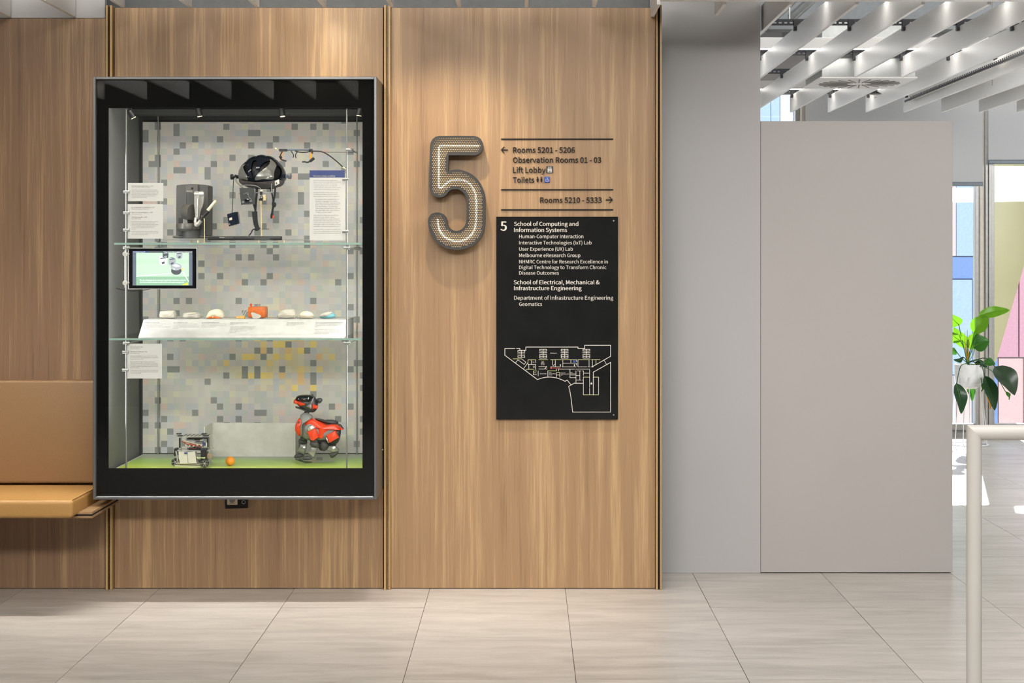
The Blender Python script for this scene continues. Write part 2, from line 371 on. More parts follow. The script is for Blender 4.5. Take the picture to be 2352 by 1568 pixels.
M['cut_black'] = mat('black_cut_metal', srgb(26, 22, 20), 0.6, spec=0.3)
M['leather'] = mat('tan_leather', srgb(172, 131, 74), 0.42, var=0.05, scale=220, bump=0.12)
M['leather_back'] = mat('tan_leather_back', srgb(144, 112, 76), 0.45, var=0.05, scale=220, bump=0.12)
M['stitch'] = mat('tan_stitching', srgb(120, 88, 50), 0.7)
M['rail_white'] = mat('white_powder_coat', srgb(190, 187, 182), 0.4, var=0.02, scale=5)
M['blind'] = mat('grey_roller_blind', srgb(186, 187, 187), 0.8, var=0.01)
M['alu'] = mat('anodised_frame', srgb(160, 158, 154), 0.45, metal=0.3)
M['alu_beige'] = mat('beige_mullion', srgb(196, 188, 176), 0.5)
M['black'] = mat('black_plastic', srgb(38, 38, 39), 0.4)
M['black_gloss'] = mat('gloss_black_plastic', srgb(26, 27, 31), 0.1, coat=0.6)
M['navy_gloss'] = mat('gloss_dark_blue_shell', srgb(34, 40, 52), 0.12, coat=0.5)
M['silver'] = mat('silver_painted_shell', srgb(176, 174, 168), 0.25, metal=0.45, coat=0.4)
M['dgrey'] = mat('dark_grey_plastic', srgb(68, 68, 67), 0.5)
M['mgrey'] = mat('mid_grey_plastic', srgb(128, 128, 124), 0.42)
M['chrome'] = mat('bright_metal', srgb(225, 222, 215), 0.14, metal=1.0)
M['brass'] = mat('pale_brass', srgb(226, 204, 156), 0.3, metal=0.3)
M['cream'] = mat('cream_plastic', srgb(228, 216, 192), 0.45)
M['red'] = mat('red_orange_shell', srgb(224, 68, 32), 0.3, coat=0.3)
M['orange'] = mat('orange_plastic', srgb(240, 150, 40), 0.45)
M['wood_orange'] = mat('orange_wood', srgb(206, 104, 38), 0.4, var=0.15, scale=90)
M['teal'] = mat('teal_translucent', srgb(120, 180, 186), 0.3)
M['strap'] = mat('black_webbing', srgb(40, 40, 42), 0.8)
M['white_plastic'] = mat('white_plastic', srgb(206, 203, 197), 0.45)
M['black_matt'] = mat('black_border_print', (0.0045, 0.0045, 0.0045), 0.6, spec=0.05)
M['steel_dk'] = mat('dull_steel', srgb(130, 132, 134), 0.4, metal=0.6)
M['brass_dull'] = mat('dull_nickel', srgb(196, 184, 158), 0.4, metal=0.4)
M['dgrey_lt'] = mat('spine_grey_plastic', srgb(80, 80, 79), 0.5)
M['dgrey_dk'] = mat('deep_grey_plastic', srgb(60, 61, 62), 0.4)
M['mgrey_dk'] = mat('warm_grey_metal', srgb(92, 90, 87), 0.35, metal=0.3)
M['slate'] = mat('slate_blue_plastic', srgb(96, 104, 114), 0.35)
M['foam'] = mat('brown_grey_foam', srgb(78, 72, 70), 0.85, bump=0.3, scale=160)
M['chrome_dull'] = mat('satin_aluminium', srgb(212, 210, 204), 0.3, metal=0.6)
M['silver_leg'] = mat('satin_grey_leg', srgb(150, 150, 145), 0.25, metal=0.5, coat=0.3)
M['red_wire'] = mat('red_brown_wire', srgb(176, 84, 64), 0.5)
M['pale_green'] = mat('pale_green_plate', srgb(206, 212, 168), 0.5)
M['tan_gear'] = mat('tan_gear', srgb(168, 148, 124), 0.5)
M['wood_orange2'] = mat('amber_plug', srgb(228, 168, 66), 0.4)
M['acrylic_solid'] = clear_mat('acrylic_block', (0.975, 0.985, 0.975), 0.05)
M['sign_grey'] = mat('charcoal_sign_metal', srgb(54, 54, 53), 0.5, metal=0.2)
M['sign_inner'] = mat('white_sign_interior', srgb(206, 190, 166), 0.6)
M['led'] = emit_mat('glowing_line', (1.0, 0.74, 0.42), 13)
M['icon_dark'] = mat('dark_icon_blue', srgb(50, 52, 66), 0.5)
M['icon_blue'] = mat('access_blue', srgb(44, 78, 162), 0.45)
M['plan_green'] = mat('plan_pale_green', srgb(196, 200, 140), 0.5)
M['plan_red'] = mat('plan_red', srgb(214, 80, 66), 0.5)
M['white_metal'] = mat('white_wire', srgb(214, 214, 216), 0.4)
M['pot'] = mat('white_glazed_pot', srgb(226, 226, 224), 0.45)
M['front_wall'] = mat('charcoal_front_wall', srgb(52, 52, 52), 0.8)
M['plinth'] = mat('matt_white_card_plinth', srgb(184, 182, 179), 0.7)
M['mouse_white'] = mat('ivory_plastic', srgb(196, 190, 178), 0.45)
# ============================================================ THE SETTING
YP, YG, YW = 7.44, 7.803, 13.70        # timber wall, grey wall, window wall
# ---- floor: base slab and one object per tile
b = B(); box(b, -4.5, 7.5, -2.2, 14.4, -0.30, -0.0028)
floor = struct('floor', b, M['grout']); floor['kind'] = 'structure'
tb = B(); box(tb, -0.2988, 0.2988, -0.2985, 0.2985, -0.0026, 0.0)
tile_me = mesh_of('tile', tb, M['tile'])
zoff = floor.location
for j in range(-1, 14):
    yc = 7.641-0.3+0.6*(j-2)
    for i in range(-7, 10):
        xc = 0.1713+0.3+0.6*i
        if abs((xc-0.35*0)*F/yc+VX-1176) > 1176+0.55*F/yc: continue
        if yc > 7.9 and xc < 0.3: continue
        if yc > 13.95: continue
        o = bpy.data.objects.new('tile', tile_me); C.objects.link(o); o.parent = floor
        o.location = Vector((xc, yc, random.uniform(-0.0006, 0.0))) - Vector(zoff)
# near part of the floor, out of view, with coarse slabs
b = B(); box(b, -4.5, 7.5, -2.2, 5.24, -0.0026, -0.0002); obj('near_floor', b, M['tile'], floor)
# ---- outer shell of the room
b = B(); box(b, -4.5, 7.5, -2.35, -2.2, -0.3, 3.6); struct('wall_front', b, M['front_wall'])
b = B(); box(b, -4.65, -4.5, -2.35, 8.2, -0.3, 3.6); struct('wall_left', b, M['white_wall'])
b = B(); box(b, 7.5, 7.65, -2.35, 14.4, -0.3, 3.6); struct('wall_right', b, M['white_wall'])
b = B(); box(b, -4.65, 7.65, -2.35, 14.0, 3.6, 3.8); struct('ceiling', b, M['slab'])
# ---- timber wall: three veneered panels, the middle one cut round the display case
wb = B(); box(wb, -4.5, 0.585, 7.475, 7.50, 0.0, 0.55); box(wb, -4.5, 0.585, 7.475, 7.50, 2.2, 2.50)
box(wb, -4.5, -1.86, 7.475, 7.50, 0.55, 2.2); box(wb, -0.66, 0.585, 7.475, 7.50, 0.55, 2.2)
wall_back = struct('wall_back', wb, M['gap'])
def panel(px0, px1, ztop, m, cut=None):
    x0, x1 = P(px0, 0, YP).x, P(px1, 0, YP).x
    if cut is None:
        b = B(); box(b, x0, x1, YP, YP+0.03, 0.002, ztop, 0.001, 1); obj('panel', b, m, wall_back)
    else:
        b = B(); box(b, x0, x1, YP, YP+0.03, 2.203, ztop, 0.001, 1); obj('panel', b, m, wall_back)
        b = B(); box(b, x0, x1, YP, YP+0.03, 0.002, 0.46, 0.001, 1); obj('panel', b, m, wall_back)
panel(-700, 242, 2.527, M['wood_left']); panel(263, 880, 2.574, M['wood_mid'], True); panel(898, 1505, 2.574, M['wood'])
for n, (bats, gap, zt) in enumerate([(((242.5, 247.5), (252, 257.5)), (240, 264), 2.58), (((882, 886.7), (892, 896.6)), (879, 899), 2.582), (((1507, 1511), (1516, 1520)), (1504, 1520), 2.582)]):
    b = B(); box(b, P(gap[0], 0, YP).x, P(gap[1], 0, YP).x, YP+0.012, YP+0.03, 0.001, zt-0.004)
    t = struct('trim_%d' % (n+1), b, M['gap'])
    for q in bats:
        b = B(); box(b, P(q[0], 0, 7.41).x, P(q[1], 0, 7.41).x, 7.41, YP+0.012, 0.0, zt, 0.0008, 1); obj('batten', b, M['batten'], t)
    b = B(); box(b, P(bats[0][1], 0, 7.43).x, P(bats[1][0], 0, 7.43).x, 7.434, YP+0.012, 0.0, zt-0.002); obj('groove_strip', b, M['plank'] if n == 1 else M['gap'], t)
# ---- bulkhead over the left panel, soffit behind the timber wall
b = B(); box(b, -4.5, P(241, 0, YP).x, YP, 7.475, 2.529, 3.6); struct('wall_bulkhead', b, M['grey_wall'])
b = B(); box(b, -4.5, 0.58, 7.93, 8.0, 0, 3.6); box(b, -4.5, 0.58, 7.50, 7.93, 2.9, 3.6); struct('wall_behind_panels', b, M['dark_ceiling'])
# ---- grey walls to the right
b = B(); box(b, 0.575, P(1746.5, 0, YG).x, YG, YG+0.14, 0.0, 3.6); struct('wall_grey', b, M['grey_wall'])
b = B(); box(b, 0.60, P(1746.5, 0, YG).x, YG-0.0016, YG, 0.001, 0.061, 0.0008, 1); struct('baseboard_grey', b, M['grey_wall'])
b = B(); box(b, P(1747.3, 0, YG).x, P(2188, 0, YG).x, YG, YG+0.14, 0.004, 2.101, 0.0015, 1); struct('wall_partition', b, M['white_wall'])
# ---- window wall
wx = lambda px: P(px, 0, YW).x
b = B(); box(b, -0.5, 7.5, YW+0.02, YW+0.12, 0.0, 0.055); box(b, -0.5, wx(1742), YW+0.02, YW+0.14, 0.055, 3.6)
box(b, -0.5, 7.5, YW+0.02, YW+0.12, 3.45, 3.6); struct('wall_window', b, M['alu'])
def window(n, x0, x1, z0=0.055, z1=3.45):
    b = B(); t = 0.035
    box(b, x0, x0+t, YW-0.02, YW+0.06, z0, z1, 0.003, 1); box(b, x1-t, x1, YW-0.02, YW+0.06, z0, z1, 0.003, 1)
    box(b, x0+t, x1-t, YW-0.02, YW+0.06, z0, z0+0.05, 0.003, 1); box(b, x0+t, x1-t, YW-0.02, YW+0.06, z1-0.05, z1, 0.003, 1)
    o = struct('window_%d' % n, b, M['alu']); b = B(); box(b, x0+t, x1-t, YW+0.015, YW+0.023, z0+0.05, z1-0.05); obj('pane', b, M['window_glass'], o)
window(1, wx(1700), wx(1836)); window(2, wx(2056), wx(2249)); window(3, wx(2273), wx(2560)); window(4, wx(2575), wx(2850))
b = B(); box(b, wx(1836), wx(1853), YW-0.1, YW+0.1, 0, 3.6, 0.004, 1); struct('trim_4', b, M['alu_beige'])
b = B(); box(b, wx(1853), wx(2056), YW-0.02, YW+0.1, 0, 3.6); struct('wall_pier', b, M['grey_wall'])
b = B(); box(b, wx(2248), wx(2259), YW-0.04, YW+0.08, 0, 3.6, 0.004, 1); t = struct('trim_5', b, M['alu_beige'])
b = B(); box(b, wx(2259), wx(2264), YW-0.07, YW+0.08, 0, 3.6, 0.003, 1); box(b, wx(2266), wx(2273), YW-0.07, YW+0.08, 0, 3.6, 0.003, 1); box(b, wx(2264), wx(2266), YW-0.055, YW+0.08, 0, 3.6); obj('mullion', b, M['alu'], t)
b = B(); box(b, wx(2560), wx(2575), YW-0.06, YW+0.08, 0, 3.6, 0.003, 1); struct('trim_6', b, M['alu'])
def blindmat():
    m = mat('grey_roller_blind', srgb(186, 187, 187), 0.8, var=0.01); nt = m.node_tree; p = nt.nodes['Principled BSDF']; out = nt.nodes['Material Output']
    tl = nt.nodes.new('ShaderNodeBsdfTranslucent'); tl.inputs[0].default_value = (0.80, 0.80, 0.82, 1); mx = nt.nodes.new('ShaderNodeMixShader'); mx.inputs[0].default_value = 0.05
    nt.links.new(p.outputs[0], mx.inputs[1]); nt.links.new(tl.outputs[0], mx.inputs[2]); nt.links.new(mx.outputs[0], out.inputs['Surface']); return m
M['blind'] = blindmat()
# ---- roller blinds
def blind(x0, x1, zb, lab):
    t = thing('roller_blind', lab, 'blind', ((x0+x1)/2, YW-0.13, zb), 'grey roller blinds on the far windows')
    b = B(); box(b, x0, x1, YW-0.132, YW-0.128, zb+0.02, 3.42); obj('fabric', b, M['blind'], t)
    b = B(); box(b, x0, x1, YW-0.14, YW-0.12, zb-0.012, zb+0.02, 0.004, 2); obj('bottom_bar', b, M['rail_dk'], t)
    b = B(); tube(b, [(x0, YW-0.13, 3.45), (x1, YW-0.13, 3.45)], 0.03, 12); obj('roller', b, M['alu'], t)
M['rail_dk'] = mat('dark_teal_bar', srgb(74, 88, 96), 0.4)
yb = YW-0.13
blind(P(1850, 0, yb).x, P(2257.5, 0, yb).x, P(0, 424, yb).z, 'grey roller blind drawn lower, left of the window mullion')
blind(P(2270, 0, yb).x, P(2560, 0, yb).x, P(0, 373, yb).z, 'grey roller blind drawn higher, right of the window mullion')
# ---- outside: neighbouring building with coloured cladding, paving
YO = 24.0
b = B(); box(b, -3, 18, 14.4, 60, -5.1, -5.0); struct('outside_paving', b, mat('pale_paving', srgb(215, 215, 215), 0.9))
bt = thing('clad_building', 'neighbouring building with pink, blue and pale cladding panels outside the windows', 'building', (5.5, YO, -5.0))
cl = {'pink': mat('pink_cladding', srgb(216, 178, 172), 0.6), 'rose': mat('rose_cladding', srgb(200, 150, 160), 0.6), 'blue': mat('blue_cladding', srgb(120, 146, 196), 0.6), 'ice': mat('ice_blue_cladding', srgb(166, 186, 216), 0.6), 'lilac': mat('lilac_cladding', srgb(206, 204, 218), 0.6), 'salmon': mat('salmon_cladding', srgb(224, 192, 184), 0.6)}
b = B(); box(b, 2.0, 14, YO+0.06, YO+1.0, -5.0, 4.6); obj('core_wall', b, M['grey_wall'], bt)
def clad(px0, px1, py0, py1, c, dy=0.0):
    a, d = P(px0, py1, YO), P(px1, py0, YO)
    b = B(); box(b, a.x, d.x, YO-dy, YO+0.05, max(a.z, -4.9), min(d.z, 4.6), 0.006, 1); obj('cladding_panel', b, cl[c], bt)
clad(1740, 1770, -200, 320, 'ice'); clad(1771, 1791, -200, 320, 'ice'); clad(1792, 1822, -200, 320, 'lilac'); clad(1823, 1850, -200, 320, 'ice')
clad(2180, 2196, 350, 588, 'salmon'); clad(2197, 2247, 350, 588, 'ice'); clad(2180, 2247, 590, 640, 'blue'); clad(2180, 2232, 642, 860, 'ice', 0.02)
clad(2180, 2196, 862, 1060, 'lilac'); clad(2197, 2232, 862, 1060, 'salmon'); clad(2234, 2250, 590, 1060, 'ice')
clad(2251, 2340, 350, 588, 'ice'); clad(2251, 2339, 590, 820, 'rose'); clad(2342, 2372, 590, 820, 'rose'); clad(2374, 2450, 590, 820, 'pink')
clad(2251, 2292, 823, 1060, 'blue'); clad(2294, 2350, 823, 1060, 'pink'); clad(2352, 2450, 823, 1060, 'salmon'); clad(2170, 2450, 1064, 1400, 'lilac'); clad(2341, 2450, 350, 588, 'rose')
# tall yellow glass fin outside the right-hand window
ym = mat('yellow_fin', srgb(176, 170, 130), 0.35, var=0.04, scale=2)
b = B(); pprism(b, [(2262, 200), (2420, 200), (2352, 610), (2288, 830), (2262, 830)], 15.2, 15.23)
tag(obj('sun_shading_fin', b, ym), 'tall pale yellow tapered sun-shading fin outside the window', 'sun shade')

# ============================================================ CEILING BAFFLES AND SERVICES (right-hand bay)
ZB0, ZB1 = 2.531, 2.651
def baffle(x, y0, y1, lab, grp):
    b = B(); box(b, x-0.008, x+0.008, y0, y1, ZB0, ZB1, 0.001, 1)
    return tag(obj('ceiling_baffle', b, M['baffle'], org=(x, (y0+y1)/2, ZB0)), lab, 'ceiling baffle', grp)
ordn = ['first', 'second', 'third', 'fourth', 'fifth', 'sixth', 'seventh', 'eighth', 'ninth', 'tenth', 'eleventh', 'twelfth', 'thirteenth', 'fourteenth', 'fifteenth']
gr, gl = 'white baffles hung over the right bay', 'white baffles hung in front of the timber wall'
for n in range(2, 15):
    x = 0.2780*n; nm = ordn[n-2]
    if n in (7, 8):
        baffle(x, 7.06, 9.93, 'long white baffle stopping short of the square air diffuser, %s of the two' % ('left' if n == 7 else 'right'), gr)
        baffle(x, 10.58, 12.35, 'short white baffle piece beyond the square air diffuser, %s of the two' % ('left-hand' if n == 7 else 'right-hand'), gr)
    elif n == 2: baffle(x, 7.06, 7.42, 'short white baffle stub meeting the top of the last timber batten', gr)
    elif n == 3: baffle(x, 7.06, 7.38, 'short white baffle stub in front of the grey wall top', gr)
    else: baffle(x, 7.06, 12.35 if n > 3 else 7.7, 'long white baffle over the right bay, %s counted from the timber wall' % nm, gr)
for n in range(-10, 2):
    x = 0.2862*n
    baffle(x, 2.9, 7.425 if n <= -7 else 7.14, 'white baffle above the timber wall, %s counted leftwards from the right-hand battens' % ordn[1-n], gl)
b = B(); box(b, 0.555, 5.2, 6.92, 6.98, ZB0, 2.80, 0.002, 1); tag(obj('cross_beam', b, M['baffle']), 'white cross beam running along the top edge over the grey walls', 'ceiling beam')
# black slotted rails with hooks that carry the baffles
def rail(y, x0, x1, lab, hooks):
    t = thing('support_rail', lab, 'ceiling rail', ((x0+x1)/2, y, ZB1), 'black slotted rails carrying the baffles')
    b = B(); z0, z1 = ZB1+0.004, ZB1+0.034
    box(b, x0, x1, y, y+0.004, z0, z0+0.010); box(b, x0, x1, y, y+0.004, z1-0.012, z1); box(b, x0, x1, y, y+0.03, z1, z1+0.003)
    x = x0
    while x < x1-0.012: box(b, x, x+0.012, y, y+0.004, z0+0.010, z1-0.012); x += 0.028
    o = obj('slotted_channel', b, M['rail_black'], t)
    for h in hooks:
        b = B(); box(b, h-0.022, h+0.006, y-0.012, y+0.016, ZB1-0.012, ZB1+0.03, 0.001, 1); box(b, h-0.022, h+0.014, y-0.016, y+0.018, ZB1-0.024, ZB1-0.008, 0.002, 1); obj('hook', b, M['rail_black'], t)
    for hx in (x0+0.35, x0+1.75, x0+3.1):
        if hx < x1: b = B(); tube(b, [(hx, y+0.01, z1), (hx, y+0.01, 3.6)], 0.004, 6); obj('drop_rod', b, M['galv'], t)
hk = [0.2780*n for n in range(4, 15)]
rail(8.60, 1.0, 4.4, 'black slotted support rail nearest the cross beam, over the grey partition', hk)
rail(9.90, 1.0, 3.2, 'black slotted support rail at the front of the air diffuser', [h for h in hk if h < 3.1])
rail(10.88, 1.0, 1.75, 'short black slotted support rail left of the air diffuser', [h for h in hk if h < 1.75])
rail(12.22, 1.0, 3.9, 'black slotted support rail at the far ends of the baffles', [h for h in hk if h < 3.9])
# linear luminaires laid across the baffles
for y, x0, x1, lab in ((7.74, 1.15, 4.6, 'linear ceiling light across the baffles, closest to the grey partition'), (9.76, 1.15, 3.9, 'linear ceiling light across the baffles just before the air diffuser'), (12.12, 1.15, 2.6, 'linear ceiling light across the far ends of the baffles')):
    t = thing('linear_light', lab, 'light', ((x0+x1)/2, y, 2.70), 'linear lights above the baffles')
    b = B(); box(b, x0, x1, y-0.035, y+0.035, 2.678, 2.74, 0.003, 1); obj('housing', b, M['baffle'], t)
    b = B(); box(b, x0+0.01, x1-0.01, y-0.009, y+0.009, 2.674, 2.679); obj('diffuser', b, M['lightbar'], t)
# square swirl air diffuser with galvanised plenum box
dx0, dx1, dy0, dy1 = 1.744, 2.320, 9.96, 10.56
t = thing('air_diffuser', 'square white swirl air diffuser with galvanised box among the baffles', 'air vent', ((dx0+dx1)/2, (dy0+dy1)/2, ZB0))
b = B(); box(b, dx0, dx1, dy0, dy1, ZB0-0.004, ZB0+0.006, 0.002, 1); obj('face_plate', b, M['baffle'], t)
b = B(); box(b, dx0+0.01, dx1-0.01, dy0+0.01, dy1-0.01, ZB0+0.006, 2.86, 0.002, 1); obj('plenum_box', b, M['galv'], t)
cx, cy = (dx0+dx1)/2, (dy0+dy1)/2
vslot = mat('dark_vent_slot', srgb(145, 142, 138), 0.8)
for k in range(24):
    a = 2*math.pi*k/24; b = B()
    box(b, 0.075, 0.245, -0.006, 0.002, -0.0035, 0.0015, M=Matrix.Translation((cx, cy, ZB0-0.004)) @ Matrix.Rotation(a, 4, 'Z') @ Matrix.Rotation(0.35, 4, 'Z')); obj('blade_slot', b, vslot, t)
# sprinkler head
q = P(2010, 204, 11.6)
t = thing('sprinkler_head', 'small chrome sprinkler head hanging below the baffles near the diffuser', 'sprinkler', q)
b = B(); lathe(b, [(0.013, 0.05), (0.014, -0.01), (0.017, -0.012), (0.012, -0.016)], q, 16); obj('pipe_collar', b, M['steel'], t, True)
b = B(); lathe(b, [(0.010, -0.014), (0.034, -0.030), (0.044, -0.036), (0.044, -0.038), (0.008, -0.028)], q, 24); obj('escutcheon', b, M['steel'], t, True)
b = B(); tube(b, [q+Vector((-0.007, 0, -0.03)), q+Vector((-0.008, 0, -0.05)), q+Vector((0, 0, -0.06))], 0.0016, 6); tube(b, [q+Vector((0.007, 0, -0.03)), q+Vector((0.008, 0, -0.05)), q+Vector((0, 0, -0.06))], 0.0016, 6); lathe(b, [(0.001, -0.058), (0.012, -0.060), (0.012, -0.062), (0.001, -0.063)], q, 12); obj('deflector', b, M['chrome'], t)
# slotted channel running along the room between two baffles
t = thing('slotted_track', 'long slotted grey steel channel running between baffles towards the windows', 'ceiling track', (2.73, 10.4, 2.60))
b = B(); box(b, 2.745, 2.749, 8.2, 12.06, 2.585, 2.622); y = 8.2
box(b, 2.718, 2.749, 8.2, 12.06, 2.583, 2.587); obj('channel', b, M['baffle'], t)
b = B()
while y < 12.0: box(b, 2.7435, 2.7452, y, y+0.022, 2.605, 2.613); box(b, 2.729, 2.737, y, y+0.014, 2.5815, 2.5832); y += 0.042
obj('slots', b, M['rail_black'], t)['kind'] = 'stuff'
b = B(); box(b, 2.715, 2.719, 8.2, 12.06, 2.578, 2.592); obj('lip', b, M['rail_black'], t)
for k, (px, y) in enumerate(((2169, 11.4), (2279, 10.7))):
    q = P(px, 160, y); b = B(); tube(b, [(q.x, y, 2.56), (q.x, y, 3.6)], 0.0022, 6); tag(obj('suspension_wire', b, M['steel']), ['thin suspension wire dropping beside the diffuser, left of the two', 'thin suspension wire dropping over the slotted track, right of the two'][k], 'wire', 'suspension wires')
# services above the baffles
t = thing('pipe_run', 'two lagged silver pipes running back above the baffles beside the grey wall', 'pipe', (1.3, 9.4, 2.85))
for x, z, r in ((1.50, 2.94, 0.042), (1.60, 2.915, 0.030)):
    b = B(); tube(b, [(x, 8.0, z), (x, 10.1 if r < 0.04 else 12.7, z)], r, 20); obj('pipe', b, M['galv'], t, True)
for y in (8.3, 9.35):
    b = B(); box(b, 1.44, 1.68, y, y+0.02, 2.99, 3.01); tube(b, [(1.46, y, 3.0), (1.46, y, 3.6)], 0.006, 6); tube(b, [(1.66, y, 2.9), (1.66, y, 3.6)], 0.006, 6); obj('hanger', b, M['rail_black'], t)
t = thing('cable_tray', 'steel ladder cable tray loaded with pale cables above the baffles', 'cable tray', (2.1, 9.6, 2.98))
b = B(); box(b, 1.7, 3.0, 9.35, 9.355, 2.98, 3.04); box(b, 1.7, 3.0, 9.85, 9.855, 2.98, 3.04); obj('side_rail', b, M['galv'], t)
for k in range(12): b = B(); box(b, 1.72+0.11*k, 1.75+0.11*k, 9.355, 9.85, 2.98, 2.99); obj('rung', b, M['rail_black'], t)
for k in range(9):
    b = B(); tube(b, spline([(1.71+0.32*j, 9.40+0.045*k+random.uniform(-.02, .02), 3.0+random.uniform(0, .03)) for j in range(5)], 4), 0.011, 8); obj('cable', b, M['white_plastic'], t, True)
t = thing('supply_duct', 'rectangular galvanised supply duct crossing above the baffles', 'duct', (3.2, 10.8, 2.95))
b = B(); box(b, 1.75, 5.5, 11.0, 11.5, 2.88, 3.2, 0.004, 1); obj('duct', b, M['galv'], t)
for x in (2.2, 3.3, 4.4): b = B(); box(b, x, x+0.03, 10.98, 11.52, 2.86, 3.22); obj('flange', b, M['galv'], t)
b = B(); box(b, 1.0, 6.0, 9.05, 9.25, 3.05, 3.6); tag(obj('concrete_beam', b, M['dark_ceiling']), 'pale painted beam crossing above the baffles over the partition', 'ceiling beam')
b = B(); box(b, 1.0, 6.0, 10.7, 10.85, 2.92, 3.6); tag(obj('concrete_beam', b, M['dark_ceiling']), 'pale painted beam crossing above the baffles behind the diffuser box', 'ceiling beam')
b = B(); box(b, 1.0, 2.4, 12.8, 13.3, 2.75, 3.597, 0.003, 1); tag(obj('bulkhead_box', b, M['white_wall']), 'pale boxed bulkhead above the tall far window', 'bulkhead')
# ============================================================ DISPLAY CASE
CF = 7.116                                   # front face of the case
def cp(px, py, Y=CF): return P(px, py, Y)
A0, A1 = cp(213.5, 1147), cp(865, 176)
case = thing('display_case', 'tall black-framed glass display case set into the timber wall beside the tan bench', 'display case', ((A0.x+A1.x)/2, CF+0.3, A0.z))
x0, x1, z0, z1 = A0.x, A1.x, A0.z, A1.z
b = B(); r = 0.011
box(b, x0, x0+r, CF, 7.475, z0, z1, 0.0012, 1); box(b, x1-r, x1, CF, 7.475, z0, z1, 0.0012, 1)
box(b, x0+r, x1-r, CF, 7.475, z0, z0+r, 0.0012, 1); box(b, x0+r, x1-r, CF, 7.475, z1-r, z1, 0.0012, 1)
obj('outer_frame', b, M['case_metal'], case)
gy = CF+0.010                                # glass front
ox0, ox1, oz0, oz1 = P(249, 0, gy+.006).x, P(832.5, 0, gy+.006).x, P(0, 1075, gy+.006).z, P(0, 248, gy+.006).z
gx0, gx1, gz0, gz1 = x0+r+0.003, x1-r-0.003, z0+r+0.004, z1-r-0.003
b = B(); box(b, gx0, gx1, gy, gy+0.006, gz0, gz1, 0.0006, 1); door = obj('glass_door', b, M['glass'], case)
b = B(); by0, by1 = gy+0.0065, gy+0.012
box(b, gx0, ox0, by0, by1, gz0, gz1); box(b, ox1, gx1, by0, by1, gz0, gz1); box(b, ox0, ox1, by0, by1, gz0, oz0); box(b, ox0, ox1, by0, by1, oz1, gz1)
obj('black_border', b, M['black_matt'] if 'black_matt' in M else M['gap'], case)
b = B(); box(b, x0+r, gx0-.0008, gy+.004, gy+.02, z0+r, z1-r); box(b, gx1+.0008, x1-r, gy+.004, gy+.02, z0+r, z1-r); box(b, gx0, gx1, gy+.004, gy+.02, z0+r, gz0-.0008); box(b, gx0, gx1, gy+.004, gy+.02, gz1+.0008, z1-r); obj('door_seal', b, M['gap'], case)
b = B(); box(b, gx0, gx1-0.002, gy-0.004, gy+0.004, gz0-0.006, gz0-0.002, 0.001, 1); obj('door_edge_strip', b, M['steel_dk'], case)
# lining
ix0, ix1, iz0, iz1, iy = -1.800, P(880, 0, 7.44).x-0.022, 0.5546, 2.143, 7.825
b = B(); box(b, ix0-0.012, ix0, gy+0.02, iy, iz0-0.02, iz1); obj('side_lining', b, M['inner_grey'], case)
b = B(); box(b, ix1, ix1+0.012, gy+0.02, iy, iz0-0.02, iz1); obj('side_lining', b, M['inner_grey'], case)
b = B(); box(b, ix0-0.012, ix1+0.012, gy+0.02, iy, iz1, iz1+0.012); obj('top_lining', b, M['inner_grey'], case)
b = B(); box(b, ix0-0.012, ix1+0.012, gy+0.02, iy, iz0-0.032, iz0-0.016); obj('base_lining', b, M['inner_dark'], case)
b = B(); box(b, ix0-0.012, ix1+0.012, iy, iy+0.012, iz0-0.03, iz1+0.01); obj('rear_lining', b, M['inner_dark'], case)
b = B(); box(b, ix0, ix1, 7.60, 7.80, iz1-0.022, iz1-0.004, 0.001, 1); obj('valance', b, M['inner_dark'], case)
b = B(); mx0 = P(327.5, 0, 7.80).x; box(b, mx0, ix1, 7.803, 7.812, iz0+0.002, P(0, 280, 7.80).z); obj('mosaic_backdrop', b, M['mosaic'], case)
b = B(); box(b, mx0+.002, ix1, 7.800, 7.8045, iz0+.0003, iz0+0.0035); obj('shadow_gap_strip', b, M['gap'], case)
# printed pitch on the case floor
def pitch_mat():
    m = bpy.data.materials.new('printed_grass'); m.use_nodes = True; nt = m.node_tree; L = nt.links.new; p = nt.nodes['Principled BSDF']
    tc = nt.nodes.new('ShaderNodeTexCoord'); mp = nt.nodes.new('ShaderNodeMapping'); mp.inputs['Scale'].default_value = (0.5, 10, 1); L(tc.outputs['Object'], mp.inputs['Vector'])
    n = nt.nodes.new('ShaderNodeTexNoise'); n.inputs['Scale'].default_value = 1.8; n.inputs['Detail'].default_value = 3; L(mp.outputs[0], n.inputs['Vector'])
    g = nt.nodes.new('ShaderNodeSeparateXYZ'); L(tc.outputs['Object'], g.inputs[0])
    a = nt.nodes.new('ShaderNodeMapRange'); a.inputs['From Min'].default_value = -0.02; a.inputs['From Max'].default_value = 0.30; L(g.outputs['Y'], a.inputs['Value'])
    a.inputs['From Min'].default_value = -0.32; a.inputs['From Max'].default_value = 0.30
    s = nt.nodes.new('ShaderNodeMath'); s.operation = 'MULTIPLY_ADD'; s.inputs[1].default_value = 0.5; L(n.outputs['Fac'], s.inputs[0]); L(a.outputs['Result'], s.inputs[2])
    r = ramp(nt, [(0.25, srgb(226, 214, 84)), (0.5, srgb(182, 204, 84)), (0.8, srgb(160, 196, 92)), (1.0, srgb(160, 178, 130)), (1.25, srgb(164, 174, 150))]); L(s.outputs[0], r.inputs['Fac']); L(r.outputs['Color'], p.inputs['Base Color']); p.inputs['Roughness'].default_value = 0.4
    return m
fm = thing('floor_graphic', 'green and yellow printed pitch board lying on the display case floor', 'printed board', ((ix0+ix1)/2, 7.5, iz0-0.016))
fx0 = ix0+0.018
